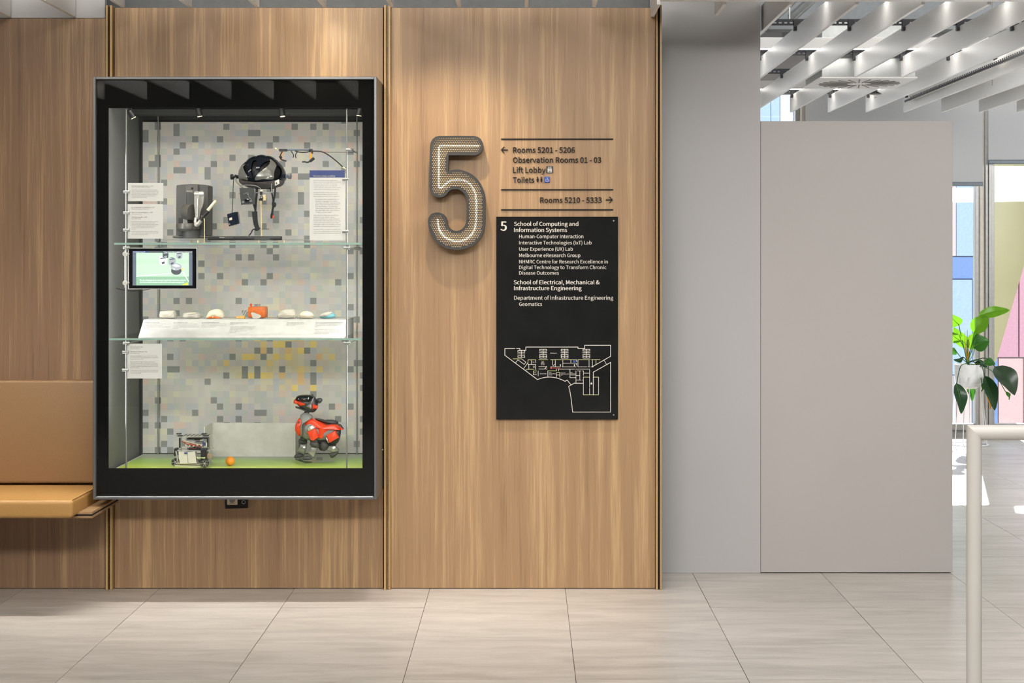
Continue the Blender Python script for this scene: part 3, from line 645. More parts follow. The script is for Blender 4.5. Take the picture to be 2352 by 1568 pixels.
b = B(); box(b, fx0, ix1-0.001, gy+0.03, 7.800, iz0-0.016, iz0-0.0005); obj('board_core', b, M['white_plastic'], fm)
b = B(); box(b, fx0+0.008, ix1-0.001, gy+0.037, 7.7995, iz0-0.0005, iz0); obj('grass_print', b, pitch_mat(), fm)
# hinge studs on the frame side
for zz in (0.62,):
    b = B(); lathe(b, [(0.004, 0), (0.004, 0.003), (0.002, 0.004)], (x1, 7.40, zz), 12, 'X'); obj('stud', b, M['steel'], case)
# case spotlights
def spot(px, py, Y, tgt, lit, lab, en):
    c = P(px, py, Y); c.z = min(c.z, iz1-0.03); d = (Vector(tgt)-c).normalized()
    t = thing('spotlight', lab, 'spotlight', c, 'miniature spotlights under the display case top')
    b = B(); tube(b, [c-d*0.022, c-d*0.018, c+d*0.012, c+d*0.018], [0.006, 0.013, 0.014, 0.013], 16); obj('lamp_body', b, M['black'], t, True)
    b = B(); tube(b, [c, Vector((c.x, c.y, iz1))], 0.003, 6); obj('stem', b, M['black'], t)
    b = B(); tube(b, [c+d*0.0175, c+d*0.0190], 0.0105, 16); obj('lens', b, M['lens_lit'], t)
    lamp('case_spot_lamp', 'SPOT', c+d*0.024, en, (1.0, 0.78, 0.5), tgt, spot_size=math.radians(58), spot_blend=0.8, shadow_soft_size=0.008)
M['lens_lit'] = emit_mat('lit_lens', (1.0, 0.75, 0.35), 6)
spot(302, 262, 7.30, (-1.0, 7.55, 0.7), True, 'miniature spotlight in the top left corner of the display case', 5)
spot(457, 258, 7.45, (-1.30, 7.50, 1.3), True, 'miniature spotlight above the dark haptic device in the display case', 5)
spot(648, 258, 7.45, (-0.95, 7.38, 1.10), True, 'miniature spotlight above the cycle helmet in the display case', 2.6)
spot(826, 256, 7.35, (-0.90, 7.38, 1.14), True, 'miniature spotlight in the top right corner of the display case', 3.6)
# glass shelves
for lab, yf, nz in (('upper glass shelf of the display case carrying the helmet and haptic device', 562.0, 1), ('lower glass shelf of the display case carrying the long white label plinth', 781.0, 2)):
    za = P(0, yf, 7.14).z; xa = P(262 if nz == 1 else 250, 0, 7.14).x; t = thing('glass_shelf', lab, 'shelf', ((xa+ix1)/2, 7.45, za), 'glass shelves in the display case')
    b = B(); box(b, xa, ix1-0.003, 7.142, 7.79, za, za+0.0085, 0.0005, 1); obj('pane', b, M['shelf_glass'], t)
    b = B(); box(b, xa, ix1-0.003, 7.1405, 7.1420, za, za+0.0085); obj('polished_edge', b, M['glass_edge'], t)
SH1 = P(0, 562.0, 7.14).z+0.0085; SH2 = P(0, 781.0, 7.14).z+0.0085
# hanging rods with shelf clamps
CY = 7.155
rods = [('front left', 290, CY), ('back left', 363, 7.78), ('front right', 796.5, CY), ('back right', 820, 7.78)]
for lab, px, Y in rods:
    X = P(px, 0, Y).x; t = thing('hanging_rod', 'thin steel rod hanging at the %s of the display case' % lab, 'rod', (X, Y, iz0), 'steel shelf rods in the display case')
    b = B(); tube(b, [(X, Y, iz0), (X, Y, iz1)], 0.0033, 10); obj('rod', b, M['steel'], t, True)
    for za in (SH1-0.017, SH2-0.017):
        b = B(); tube(b, [(X-0.014, Y, za-0.004), (X+0.016, Y, za-0.004)], 0.0055, 10); tube(b, [(X+0.008, Y, za-0.014), (X+0.008, Y, za+0.008)], 0.0030, 8); obj('shelf_clamp', b, M['steel'], t, True)
    if Y < 7.3:
        for za in (SH1-0.021, SH2-0.021):
            b = B(); tube(b, [(X+0.012, Y, za), (X+0.012, 7.77, za)], 0.0022, 6); obj('clamp_arm', b, M['steel'], t)
# ---- information cards
def card(px0, px1, py0, py1, Y, lab, lines, header=None, clamps=(), side='l'):
    a, d = P(px0, py1, Y), P(px1, py0, Y)
    t = thing('information_card', lab, 'card', ((a.x+d.x)/2, Y, a.z), 'white information cards clipped to the rods')
    b = B(); box(b, a.x, d.x, Y, Y+0.003, a.z, d.z); obj('card_panel', b, M['white_paper'], t)
    if header:
        b = B(); pbox(b, px0, px1, py0, header[0], Y-0.0006, Y); obj('header_band', b, M['navy'], t)
    b = B(); b2 = B()
    for s, x0_, x1_, yb_, cp_, dark in lines:
        ptext(b2 if dark == 2 else b, s, x0_, x1_, yb_, cp_, Y-(0.0012 if dark == 2 else 0.0006), bold=0.006 if dark else 0.0, res=1)
    obj('printed_text', b, M['ink'], t)
    if b2.verts: obj('title_text', b2, M['white_print'], t)
    else: b2.free()
    for px, py in clamps:
        q = P(px, py, Y-0.004); b = B(); tube(b, [(q.x-0.014, q.y, q.z), (q.x+0.013, q.y, q.z)], 0.0062, 14); obj('card_clamp', b, M['steel'], t, True)
def para(lines, x, x1max, y0, dy, cap=2.3, dark=0, full=38):
    return [(s, x, x+(x1max-x)*min(1.0, len(s)/full), y0+i*dy, cap, dark) for i, s in enumerate(lines)]
card(294, 375, 420, 462, 7.158, 'small white information card, topmost on the front left rod', [('Phantom Desktop haptic device, c. 2010', 302, 352, 428.5, 2.8, 1)] +
     para(['SensAble Technologies, Woburn, Massachusetts'], 302, 345, 431.8, 3, 2, 0, 44) +
     para(['Haptic device used as part of the temporal bone surgery', 'simulator at the Royal Victorian Eye and Ear Hospital, to train', 'students in implantation of hearing aids and surgery on the', 'temporal bone. The simulator was a collaboration between', 'the hospital, Melbourne Medical School and others in', 'Computing and Information Systems.'], 302, 364, 437, 3.45, 2.2, 0, 58), clamps=((291, 440.5),))
card(293.3, 374, 468.5, 548, 7.158, 'larger white information card just below the small one on the front left rod', [('Eye-tracking headset, ASL Mobile Eye, c. 2005', 302, 355, 477.5, 2.8, 1), ('Pupil Core eye tracking glasses, c. 2015', 302, 351, 489, 2.8, 1), ('Tobii EyeX controller, c. 2014', 302, 337.5, 500, 2.8, 1)] +
     para(['Applied Science Laboratories, Bedford, USA'], 302, 341, 481, 3, 2, 0, 42) + para(['Pupil Labs, Berlin, Germany'], 302, 326, 492.5, 3, 2, 0, 27) + para(['Tobii, Stockholm, Sweden'], 302, 324, 503.3, 3, 2, 0, 24) +
     para(['Eye tracking headsets and glasses use infrared cameras to', 'measure eye movement and estimate where the user is', 'looking at. Wearable eye trackers have been used to observe', 'the scene captured by a second camera, whereas remote', 'eye trackers map to what the screen shows them on', 'a monitor.'], 302, 364, 509.5, 3.45, 2.2, 0, 58) +
     para(['In the HCI Group, the devices have been used for research in', 'human computer interaction, usability studies and for gaze', 'based control of interactive systems.'], 302, 364, 532.5, 3.45, 2.2, 0, 59), clamps=((291, 488.5), (290.5, 528)))
card(711, 792, 391, 552, 7.158, 'tall white card with a blue header clipped to the front right rod', [('Interaction changes everything', 720, 769.5, 405.5, 3.2, 2)] +
     para(['In the 1950s, Doug Engelbart\'s Augmentation', 'Research Center at the Stanford Research Institute', 'developed many of the first tools of human-', 'computer interaction: the mouse, networked', 'screens, hypertext, collaborative real time editing', 'and precursors to the graphical user interface.'], 720, 783, 415, 4.25, 2.3, 0, 49) +
     para(['But Engelbart understood that interaction was', 'conceptual and cultural as much as technical.', 'Envisioning the potential in 1961, he suggested:'], 720, 780, 443.3, 4.25, 2.3, 0, 48) +
     para(['"In an instance where everything hinges on', 'the human so engagingly as does computer', 'technology, we should be organising exciting', 'parties composed of similar representatives', 'from different tribes - e.g. technology,', 'anthropology, psychology, history, economics,', 'philosophy, engineering - and we shall have', 'to adapt to continual change."'], 724.5, 782, 458.5, 4.25, 2.3, 1, 45) +
     para(['At the University of Melbourne, Steve Howard', 'instigated the study of human computer', 'interaction and interaction design. Working at', 'the intersection of the computational and social', 'sciences, his work principally using a design', 'ethnography to address social challenges in health,', 'sustainability, ageing and community engagement.'], 720, 783, 495.3, 4.25, 2.3, 0, 49) +
     para(['The devices in this case comprise a small Museum', 'of Interaction, displaying global technologies as', 'well as local examples of invention and research.'], 720, 783, 528, 4.25, 2.3, 0, 49), header=(407.4,), clamps=((794, 411), (794, 531)))
card(291, 372, 789, 869, 7.158, 'white information card hanging below the lower shelf on the front left rod', [('RoboCup "Roosters", 2001', 299.5, 327.5, 798, 2.8, 1), ('AIBO RoboCup "Roborats", 2002', 299.5, 338, 808.8, 2.8, 1)] +
     para(['University of Melbourne'], 299.5, 321, 801.5, 3, 2, 0, 23) + para(['Sony Corporation, Japan'], 299.5, 321, 812.4, 3, 2, 0, 23) +
     para(['The University of Melbourne entered teams to the RoboCup', 'in Fukuoka, Japan in 2002, coming fourth in the small sized', 'league with their "Roobots".'], 299.5, 363, 818.5, 3.4, 2.2, 0, 58) +
     para(['RoboCup follows an original robot play environment,', 'without human intervention. Cameras above the field sense', 'the position of each robot and an off-field computer plans', 'the robots\' movements. Speed and accuracy are essential in', 'multi-robot teams.'], 299.5, 363, 831.5, 3.4, 2.2, 0, 58) +
     para(['Led by Andrew Peel, the team of students and technical staff', 'took 12 months to design and build the robots, and 12 months', 'to develop the software.'], 299.5, 363, 851.5, 3.4, 2.2, 0, 60), clamps=((289, 808.5), (288.5, 849.5)))
# ---- screen showing a robot match
t = thing('tablet_screen', 'tablet screen showing small soccer robots, held on the front left rod', 'screen', P(373, 664, 7.158))
b = B(); pbox(b, 294, 452.5, 569, 664, 7.158, 7.168, 0.0022, 3); obj('case_rim', b, M['white_plastic'], t)
b = B(); pbox(b, 295.6, 451, 570.4, 662.4, 7.1565, 7.1605, 0.001, 2); obj('bezel', b, M['black_gloss'], t)
def screen_mat(n, c, s): return emit_mat(n, srgb(*c), s)
sg = {'side': screen_mat('screen_side_bar', (90, 98, 112), 0.75), 'green': screen_mat('screen_green', (172, 206, 178), 0.75), 'cap': screen_mat('screen_caption_green', (128, 166, 140), 0.75), 'bar': screen_mat('screen_navy', (52, 62, 110), 0.75), 'w': screen_mat('screen_white', (236, 240, 240), 0.8), 'd': screen_mat('screen_dark', (70, 74, 80), 0.75), 'm': screen_mat('screen_mid', (150, 156, 164), 0.75), 'y': screen_mat('screen_yellow', (206, 214, 60), 0.8), 'o': screen_mat('screen_orange', (232, 180, 120), 0.8)}
def flat(nm, polys, m, Y, par):
    b = B()
    for pl in polys:
        f = b.faces.new([b.verts.new(P(x, y, Y)) for x, y in pl]); 
    bmesh.ops.recalc_face_normals(b, faces=b.faces)
    return obj(nm, b, m, par)
Rct = lambda a, b_, c, d: [(a, b_), (c, b_), (c, d), (a, d)]
b = B(); pbox(b, 304.6, 442, 576.3, 655.3, 7.1560, 7.1564); scr = obj('display', b, sg['side'], t)
flat('picture', [Rct(312.8, 580.3, 434, 655)], sg['green'], 7.1558, scr)
flat('caption_band', [Rct(312.8, 635, 434, 655)], sg['cap'], 7.1556, scr)
flat('title_bar', [Rct(305, 576.5, 340, 580)], sg['bar'], 7.1556, scr)
flat('title_bar', [Rct(340, 576.5, 442, 580)], sg['d'], 7.1556, scr)
flat('pitch_line', [[(312.8, 634), (394, 627), (394, 628.2), (312.8, 635.4)], [(419, 624), (420.5, 623.5), (434, 646), (432.5, 647)], [(407, 626), (419, 623.6), (419.5, 624.6), (408, 627)]], sg['w'], 7.1554, scr)
flat('yellow_corner', [[(417, 654.5), (431, 648), (432, 654.5)]], sg['y'], 7.1552, scr)
rb = lambda cx, cy, s: [[(cx-8*s, cy-7*s), (cx-3*s, cy-10*s), (cx+7*s, cy-8*s), (cx+9*s, cy-3*s), (cx+8*s, cy+8*s), (cx-1*s, cy+11*s), (cx-8*s, cy+6*s)]]
for cx_, cy_, s_, c1, c2 in ((380, 585.5, .8, 'd', 'm'), (411.5, 586, .85, 'm', 'd'), (374, 598, 1.05, 'w', 'd'), (395, 600, 1.0, 'm', 'd')):
    flat('pictured_robot', rb(cx_, cy_, s_), sg[c1], 7.1554, scr); flat('pictured_robot', [[(cx_-6*s_, cy_-5*s_), (cx_+6*s_, cy_-7*s_), (cx_+6*s_, cy_-5*s_), (cx_-5*s_, cy_-3*s_)], [(cx_-3*s_, cy_+4*s_), (cx_+4*s_, cy_+2*s_), (cx_+4*s_, cy_+7*s_), (cx_-2*s_, cy_+8*s_)], [(cx_-4*s_, cy_-9*s_), (cx_+3*s_, cy_-9*s_), (cx_+2*s_, cy_-7*s_)]], sg[c2], 7.1552, scr)
circ = lambda cx, cy, rx, ry, n=20: [[(cx+rx*math.cos(2*math.pi*k/n), cy+ry*math.sin(2*math.pi*k/n)) for k in range(n)]]
flat('pictured_robot', circ(405, 621.5, 12, 9.5), sg['d'], 7.1553, scr); flat('pictured_robot', circ(404.5, 612.5, 12.5, 8.3), sg['m'], 7.1551, scr); flat('pictured_robot', [[(396, 610), (404, 606), (414, 611), (406, 613)], [(398, 616), (402, 617), (401, 619), (397, 618)]], sg['w'], 7.1549, scr); flat('pictured_ball', circ(419, 618, 3.4, 2.4), sg['o'], 7.1551, scr)
b = B(); ptext(b, 'We can only program to respond to particular situations, and you', 320.5, 426.5, 644.5, 3.1, 7.1549, bold=.008, res=1); ptext(b, "don't know which situations will unfold as the game progresses.", 321, 423.5, 649.3, 3.1, 7.1549, bold=.008, res=1)
ptext(b, 'Storytelling RoboCup, 2001', 306, 333.5, 579.3, 2.0, 7.1549, bold=.006, res=1); ptext(b, 'Roy Yang, University of Melbourne and Computer Vision Tracking Theatre, 2005', 376, 441.5, 579.5, 2.0, 7.1549, bold=.006, res=1); obj('caption_text', b, sg['w'], scr)
b = B(); tube(b, [P(286.5, 574, 7.17), P(286.5, 660, 7.17)], 0.0016, 6); tube(b, [P(292, 578, 7.17), P(292, 655, 7.17)], 0.0014, 6); obj('side_bracket', b, M['steel'], t)
for py in (583, 649.5):
    b = B(); q = P(287.5, py, 7.150); lathe(b, [(0.0015, -0.008), (0.0102, -0.007), (0.0108, 0.004), (0.006, 0.006)], q, 20, 'Y'); tube(b, [q+Vector((0.005, 0.004, 0)), q+Vector((0.016, 0.012, 0))], 0.005, 10); obj('round_clamp', b, M['white_plastic'], t, True)
b = B(); tube(b, spline([P(249, 651, 7.3), P(262, 660, 7.35), P(285, 666, 7.4), P(310, 668, 7.45), P(345, 664, 7.3)], 6), 0.0018, 6); tag(obj('black_cable', b, M['black'], smooth=True), 'thin black cable looping from the case side to the tablet screen', 'cable')

# ---- outlet below the case
t = thing('socket_plate', 'black recessed socket plate with a lock just under the display case', 'socket', P(542, 1167, 7.435))
b = B(); pprism(b, [(516.5, 1120), (568.5, 1120), (568.3, 1166.5), (517, 1168)], 7.428, 7.446); obj('plate', b, M['gap'], t)
b = B(); pbox(b, 521, 545.5, 1128, 1159.3, 7.422, 7.429, 0.003, 3); obj('metal_face', b, M['brass_dull'], t)
b = B(); lathe(b, [(0.002, -0.012), (0.011, -0.012), (0.0118, -0.006), (0.0118, 0.0)], P(533.5, 1148, 7.422), 24, 'Y'); obj('lock_barrel', b, M['mgrey'], t, True)
b = B(); ptext(b, 'BI-LOCK', 527, 539, 1157, 2.4, 7.4214, bold=.006, res=1); obj('engraving', b, M['ink_dark'], t)
b = B(); c_ = P(559.4, 1152.8, 7.424); tube(b, [c_+Vector((0.0075*math.cos(a), 0, 0.0075*math.sin(a))) for a in [2*math.pi*k/20 for k in range(21)]], 0.0015, 6); obj('ring', b, M['steel'], t, True)
# ============================================================ EXHIBITS
K2 = 0.9977
# ---- upper shelf: clear riser under the exhibits
t = thing('acrylic_riser', 'clear acrylic riser sheet standing on the upper glass shelf under the exhibits', 'display stand', P(560, 560, 7.45))
zr = P(0, 549.5, 7.33).z
b = B(); box(b, P(380, 0, 7.33).x, P(700, 0, 7.33).x, 7.28, 7.62, zr-0.004, zr, 0.0008, 1); obj('sheet', b, M['acrylic'], t)
for px, Y in ((455, 7.3), (594, 7.3), (652, 7.3), (640, 7.58), (440, 7.58)):
    c = P(px, 0, Y); b = B(); lathe(b, [(0.0035, SH1), (0.0035, zr-0.004)], (c.x, Y, 0), 12); obj('foot', b, M['brass'], t, True)
# ---- haptic device
Y = 7.48
def g3(x, y): return (380+x/6.272, 320+y/6.272)      # crop -> photo pixels
hd = thing('haptic_device', 'dark grey haptic arm device with a silver jointed arm on the upper shelf', 'haptic device', P(440, 546, Y))
zb = zr
def lift(bm, Y_=Y): return bm
b = B(); pprism(b, [g3(*q) for q in ((153, 1385), (155, 1000), (158, 690), (160, 668), (168, 659), (230, 652), (290, 648), (380, 645), (470, 648), (540, 652), (598, 657), (608, 662), (612, 674), (610, 1000), (607, 1385))], Y+0.005, Y+0.12); obj('housing', b, M['dgrey'], hd)
b = B(); pprism(b, [g3(*q) for q in ((290, 655), (465, 655), (465, 900), (430, 940), (290, 940))], Y-0.004, Y+0.006); obj('front_spine', b, M['dgrey_lt'], hd)
b = B()
for k in range(8): pbox(b, g3(296+17*k, 0)[0], g3(302+17*k, 0)[0], g3(0, 765)[1], g3(0, 935)[1], Y-0.006, Y-0.003)
obj('vent_fins', b, M['dgrey'], hd)
b = B(); ptext(b, 'PHANTOM', *[g3(v, 0)[0] for v in (306, 385)], g3(0, 750)[1], 1.8, Y-0.0046, bold=.006, res=1); obj('badge', b, M['white_print'], hd)
b = B(); q = P(*g3(385, 707), Y-0.004); lathe(b, [(0.001, -0.002), (0.005, -0.002), (0.0055, 0.002)], q, 14, 'Y'); obj('indicator', b, M['gap'], hd)
b = B(); pbox(b, g3(103, 0)[0], g3(612, 0)[0], g3(0, 1388)[1], g3(0, 1421)[1], Y-0.02, Y+0.12, 0.004, 3); obj('foot_plate', b, M['dgrey'], hd, True)
c = P(*g3(375, 1300), Y-0.015)
zc = lambda yy: P(0, g3(0, yy)[1], Y).z
b = B(); lathe(b, [(0.0, zc(1421)), (0.0385, zc(1421)), (0.0385, zc(1400)), (0.036, zc(1330)), (0.0385, zc(1310))], (c.x, Y-0.02, 0), 36); obj('turret', b, M['dgrey'], hd, True)
c2 = P(*g3(338, 1280), Y); b = B(); lathe(b, [(0.042, zc(1322)), (0.0515, zc(1290)), (0.0525, zc(1240)), (0.050, zc(1212)), (0.01, zc(1210))], (c2.x, Y-0.02, 0), 40); obj('swivel_collar', b, M['mgrey_dk'], hd, True)
b = B(); pbox(b, g3(185, 0)[0], g3(250, 0)[0], g3(0, 1125)[1], g3(0, 1214)[1], Y-0.03, Y, 0.002, 2); obj('motor_block', b, M['black'], hd)
b = B(); pprism(b, [g3(*q) for q in ((250, 1125), (305, 1100), (320, 1214), (250, 1214))], Y-0.045, Y-0.01); obj('bracket', b, M['mgrey'], hd)
# drum: short cylinder, axis mostly sideways
q0, q1 = P(*g3(292, 1050), Y-0.03), P(*g3(395, 1050), Y-0.055); b = B(); tube(b, [q0, q0+(q1-q0)*.06, q1], [0.033, 0.0345, 0.0345], 36); obj('drum', b, M['mgrey_dk'], hd, True)
b = B(); dd = (q0-q1).normalized(); tube(b, [q0+dd*0.001, q0-dd*0.004], 0.030, 30); obj('drum_recess', b, M['gap'], hd, True)
b = B(); pprism(b, smooth2([g3(*q) for q in ((415, 780), (425, 752), (455, 745), (482, 752), (488, 790), (488, 850), (470, 1130), (440, 1140), (430, 1120), (415, 950))], 2), Y-0.075, Y-0.058); obj('upper_arm', b, M['silver'], hd, True)
b = B(); pprism(b, smooth2([g3(*q) for q in ((490, 760), (520, 745), (548, 760), (548, 860), (530, 960), (500, 1040), (485, 1140), (470, 1130), (480, 950), (492, 850))], 2), Y-0.070, Y-0.055); obj('parallel_arm', b, M['silver'], hd, True)
b = B(); q = P(*g3(455, 800), Y-0.079); q2 = P(*g3(546, 800), Y-0.060); tube(b, [P(*g3(416, 790), Y-0.068), P(*g3(549, 790), Y-0.064)], 0.0105, 20); obj('shoulder_joint', b, M['silver'], hd, True)
b = B(); tube(b, [P(*g3(468, 850), Y-0.080), P(*g3(462, 1120), Y-0.080)], 0.0022, 8); obj('push_rod', b, M['chrome'], hd)
b = B(); tube(b, [P(*g3(440, 1130), Y-0.068), P(*g3(430, 1180), Y-0.07), P(*g3(440, 1222), Y-0.072)], [0.0075, 0.007, 0.008], 12); ball(b, P(*g3(450, 1225), Y-0.072), 0.0125, sub=2); obj('elbow', b, M['silver'], hd, True)
b = B(); tube(b, [P(*g3(470, 1225), Y-0.074), P(*g3(510, 1165), Y-0.076)], [0.0085, 0.0095], 14); obj('wrist', b, M['silver'], hd, True)
b = B(); tube(b, [P(*g3(505, 1172), Y-0.076), P(*g3(530, 1132), Y-0.078), P(*g3(622, 1030), Y-0.082)], [0.006, 0.007, 0.0075], 14); obj('stylus_grip', b, M['black'], hd, True)
b = B(); tube(b, [P(*g3(612, 1022), Y-0.082), P(*g3(690, 925), Y-0.086), P(*g3(722, 890), Y-0.088), P(*g3(730, 882), Y-0.088)], [0.0072, 0.0066, 0.0056, 0.003], 14); obj('stylus', b, M['cream'], hd, True)
t = thing('stylus_prop', 'slender pale metal prop supporting the stylus of the haptic device', 'prop', (P(470, 0, 7.4).x, 7.4, SH1))
b = B(); tube(b, [P(463, 495.5, 7.4), P(468, 501, 7.4), P(469.5, 504, 7.4), (P(469.6, 0, 7.4).x, 7.4, SH1+0.002)], 0.0016, 8); obj('wire', b, M['brass'], t, True)
b = B(); lathe(b, [(0.006, SH1), (0.005, SH1+0.003), (0.0018, SH1+0.006)], (P(469.6, 0, 7.4).x, 7.4, 0), 14); obj('foot', b, M['brass'], t, True)
# ---- eye tracker bar
t = thing('eye_tracker_bar', 'long flat black sensor bar lying in front of the helmet', 'eye tracker', P(561, 551, 7.31))
b = B(); pbox(b, 476, 646.5, 542, 551.3, 7.30, 7.325, 0.0035, 3); obj('housing', b, M['black'], t, True)
b = B(); pprism(b, [(502, 542.6), (538, 542.6), (534, 547.4), (505, 547.4)], 7.2985, 7.301); pprism(b, [(586, 546.3), (618, 546.3), (621, 551.2), (583, 551.2)], 7.2985, 7.301); obj('inset_panel', b, M['dgrey'], t)
b = B(); ptext(b, 'tobii eyex', 504, 515, 546.1, 2.2, 7.298, bold=.006, res=1); obj('badge', b, M['white_print'], t)
# ---- cycle helmet with eye-tracking rig
Y = 7.46
he = thing('cycle_helmet', 'black and silver cycle helmet fitted with eye-tracking cameras on the upper shelf', 'helmet', P(602, 545, Y))
def inpoly(x, y, pl):
    c = False; n = len(pl)
    for i in range(n):
        (x1_, y1_), (x2_, y2_) = pl[i], pl[i-1]
        if (y1_ > y) != (y2_ > y) and x < (x2_-x1_)*(y-y1_)/(y2_-y1_)+x1_: c = not c
    return c
silverL = smooth2([(1085, 410), (1120, 365), (1160, 335), (1150, 370), (1175, 430), (1215, 500), (1240, 540), (1252, 602), (1180, 590), (1105, 585), (1088, 500)], 3)
silverR = smooth2([(1355, 605), (1400, 520), (1480, 450), (1535, 390), (1545, 340), (1540, 300), (1600, 345), (1630, 400), (1615, 500), (1600, 590), (1480, 588)], 3)
vents = [smooth2(v, 3) for v in ([(1150, 360), (1190, 335), (1240, 400), (1248, 500), (1222, 495), (1175, 430)], [(1308, 330), (1365, 330), (1368, 450), (1340, 550), (1318, 545), (1300, 450)], [(1545, 325), (1530, 395), (1470, 455), (1408, 505), (1415, 440), (1475, 350)], [(1625, 420), (1660, 395), (1700, 460), (1690, 560), (1640, 590), (1610, 560)])]
HC = P(*g3(1395, 560), Y); HR = Vector((S(345/6.272, Y), 0.135, S(325/6.272, Y)))
def hp(u, v, k=1.0):          # u azimuth from front, v elevation
    x = math.sin(u)*math.cos(v); y = -math.cos(u)*math.cos(v); z = math.sin(v)
    rib = 1+0.045*abs(math.sin(math.pi*(x+0.62)/0.40))**0.6*min(1, max(0, (z-0.25)/0.4)) if abs(x) < 0.62 else 1
    low = 1.0 if z > 0 else 1.0-0.25*(-z)
    return HC+Vector((x*HR.x*k*low*rib**0.4, y*HR.y*k*low, z*HR.z*k*rib*(1 if z > 0 else 0.60)))
NU, NV = 380, 138
parts = {'shell': B(), 'silver_panel': B(), 'vent_recess': B()}; caches = {k: {} for k in parts}
def hv(kind, i, j):
    k = (i % NU, j)
    if k not in caches[kind]:
        off = {'shell': 1.0, 'silver_panel': 1.018, 'vent_recess': 0.93}[kind]
        caches[kind][k] = parts[kind].verts.new(hp(2*math.pi*i/NU, math.radians(-48+138*j/NV), off))
    return caches[kind][k]
for i in range(NU):
    for j in range(NV):
        m_ = hp(2*math.pi*(i+.5)/NU, math.radians(-48+138*(j+.5)/NV)); front = m_.y < HC.y+0.02
        px = VX+m_.x*F/Y; py = HZ-(m_.z-CH)*F/Y; gx, gy_ = (px-380)*6.272, (py-320)*6.272
        kind = 'shell'
        if front:
            if inpoly(gx, gy_, silverL) or inpoly(gx, gy_, silverR): kind = 'silver_panel'
            if any(inpoly(gx, gy_, v) for v in vents): kind = 'vent_recess'
        vs = [hv(kind, i, j), hv(kind, i+1, j), hv(kind, i+1, j+1), hv(kind, i, j+1)]
        if j == NV-1: vs = vs[:3] if vs[2] is vs[3] else vs
        try: parts[kind].faces.new(vs)
        except ValueError: pass
for k, m_ in (('shell', M['navy_gloss']), ('silver_panel', M['silver']), ('vent_recess', M['black'])):
    bmesh.ops.solidify(parts[k], geom=parts[k].faces[:], thickness=0.004); bmesh.ops.recalc_face_normals(parts[k], faces=parts[k].faces); obj(k, parts[k], m_, he, True)
b = B(); blob(b, [g3(*q) for q in ((1065, 590), (1120, 600), (1250, 612), (1400, 612), (1590, 592), (1700, 590), (1690, 650), (1600, 690), (1400, 705), (1200, 690), (1090, 640))], Y-0.03, 0.09, 3, 7, 0.3); obj('foam_liner', b, M['foam'], he, True)
# label
b = B(); pprism(b, [g3(*q) for q in ((1577, 600), (1635, 573), (1640, 640), (1580, 668))], Y-0.125, Y-0.122); lb = obj('label_sticker', b, M['white_plastic'], he)
b = B(); pprism(b, [g3(*q) for q in ((1590, 645), (1600, 610), (1612, 640))], Y-0.127, Y-0.1255); obj('emblem', b, M['black'], lb)
# side knobs
b = B(); a0, a1 = P(*g3(935, 540), Y-0.03), P(*g3(1040, 540), Y-0.02); tube(b, [a0, a0+(a1-a0)*.08, a0+(a1-a0)*.38, a0+(a1-a0)*.4, a0+(a1-a0)*.6, a0+(a1-a0)*.62, a1], [0.009, 0.0125, 0.012, 0.006, 0.006, 0.0105, 0.008], 16); obj('side_knob', b, M['black'], he, True)
b = B(); a0, a1 = P(*g3(1817, 528), Y-0.01), P(*g3(1735, 528), Y-0.01); tube(b, [a0, a0+(a1-a0)*.1, a0+(a1-a0)*.6, a0+(a1-a0)*.72, a1], [0.008, 0.0135, 0.0125, 0.006, 0.009], 16); obj('side_knob', b, M['slate'], he, True)
# hanging box on its wire
b = B(); tube(b, spline([P(*g3(985, 560), Y-0.04), P(*g3(975, 700), Y-0.045), P(*g3(968, 900), Y-0.045), P(*g3(960, 1055), Y-0.04)], 4), 0.0017, 8); obj('hanging_wire', b, M['black'], he, True)
b = B(); pprism(b, [g3(*q) for q in ((888, 1078), (990, 1048), (1008, 1225), (915, 1252))], Y-0.06, Y-0.02); pprism(b, [g3(*q) for q in ((990, 1048), (1040, 1042), (1063, 1212), (1008, 1228))], Y-0.055, Y-0.02); bx = obj('control_box', b, M['navy_gloss'], he)
b = B(); pprism(b, [g3(*q) for q in ((918, 1135), (958, 1122), (960, 1158), (922, 1166))], Y-0.0615, Y-0.0595); obj('sticker', b, M['cream'], bx)
b = B(); ptext(b, '5', g3(917, 0)[0], g3(932, 0)[0], g3(0, 1228)[1], 3.0, Y-0.0612, bold=.006); obj('number', b, M['white_print'], bx)
for gx in (975, 1005, 1030): b = B(); tube(b, [P(*g3(gx, 1225), Y-0.04), P(*g3(gx, 1262), Y-0.04)], 0.0013, 6); obj('terminal_pin', b, M['brass'], bx)
# camera boards and bar
b = B(); pprism(b, smooth2([g3(*q) for q in ((1068, 715), (1085, 702), (1260, 700), (1272, 715), (1282, 915), (1268, 930), (1105, 938), (1090, 925))], 2), Y-0.155, Y-0.140); brd = obj('camera_board', b, M['dgrey_dk'], he)
for gx, gy_, r_ in ((1175, 875, 30), (1122, 905, 17), (1228, 890, 13), (1135, 785, 7), (1165, 780, 9), (1188, 795, 8)):
    b = B(); lathe(b, [(S(r_/6.272, Y)*.55, -0.008), (S(r_/6.272, Y), -0.007), (S(r_/6.272, Y), 0.001)], P(*g3(gx, gy_), Y-0.156), 16, 'Y'); obj('lens', b, M['mgrey' if r_ < 20 else 'black_gloss'], brd, True)
b = B(); tube(b, [P(*g3(x, y), Y-0.158) for x, y in ((1165, 770), (1190, 768), (1200, 830), (1235, 862), (1245, 895), (1215, 900))], 0.0011, 6); obj('tracing_wire', b, M['steel'], brd, True)
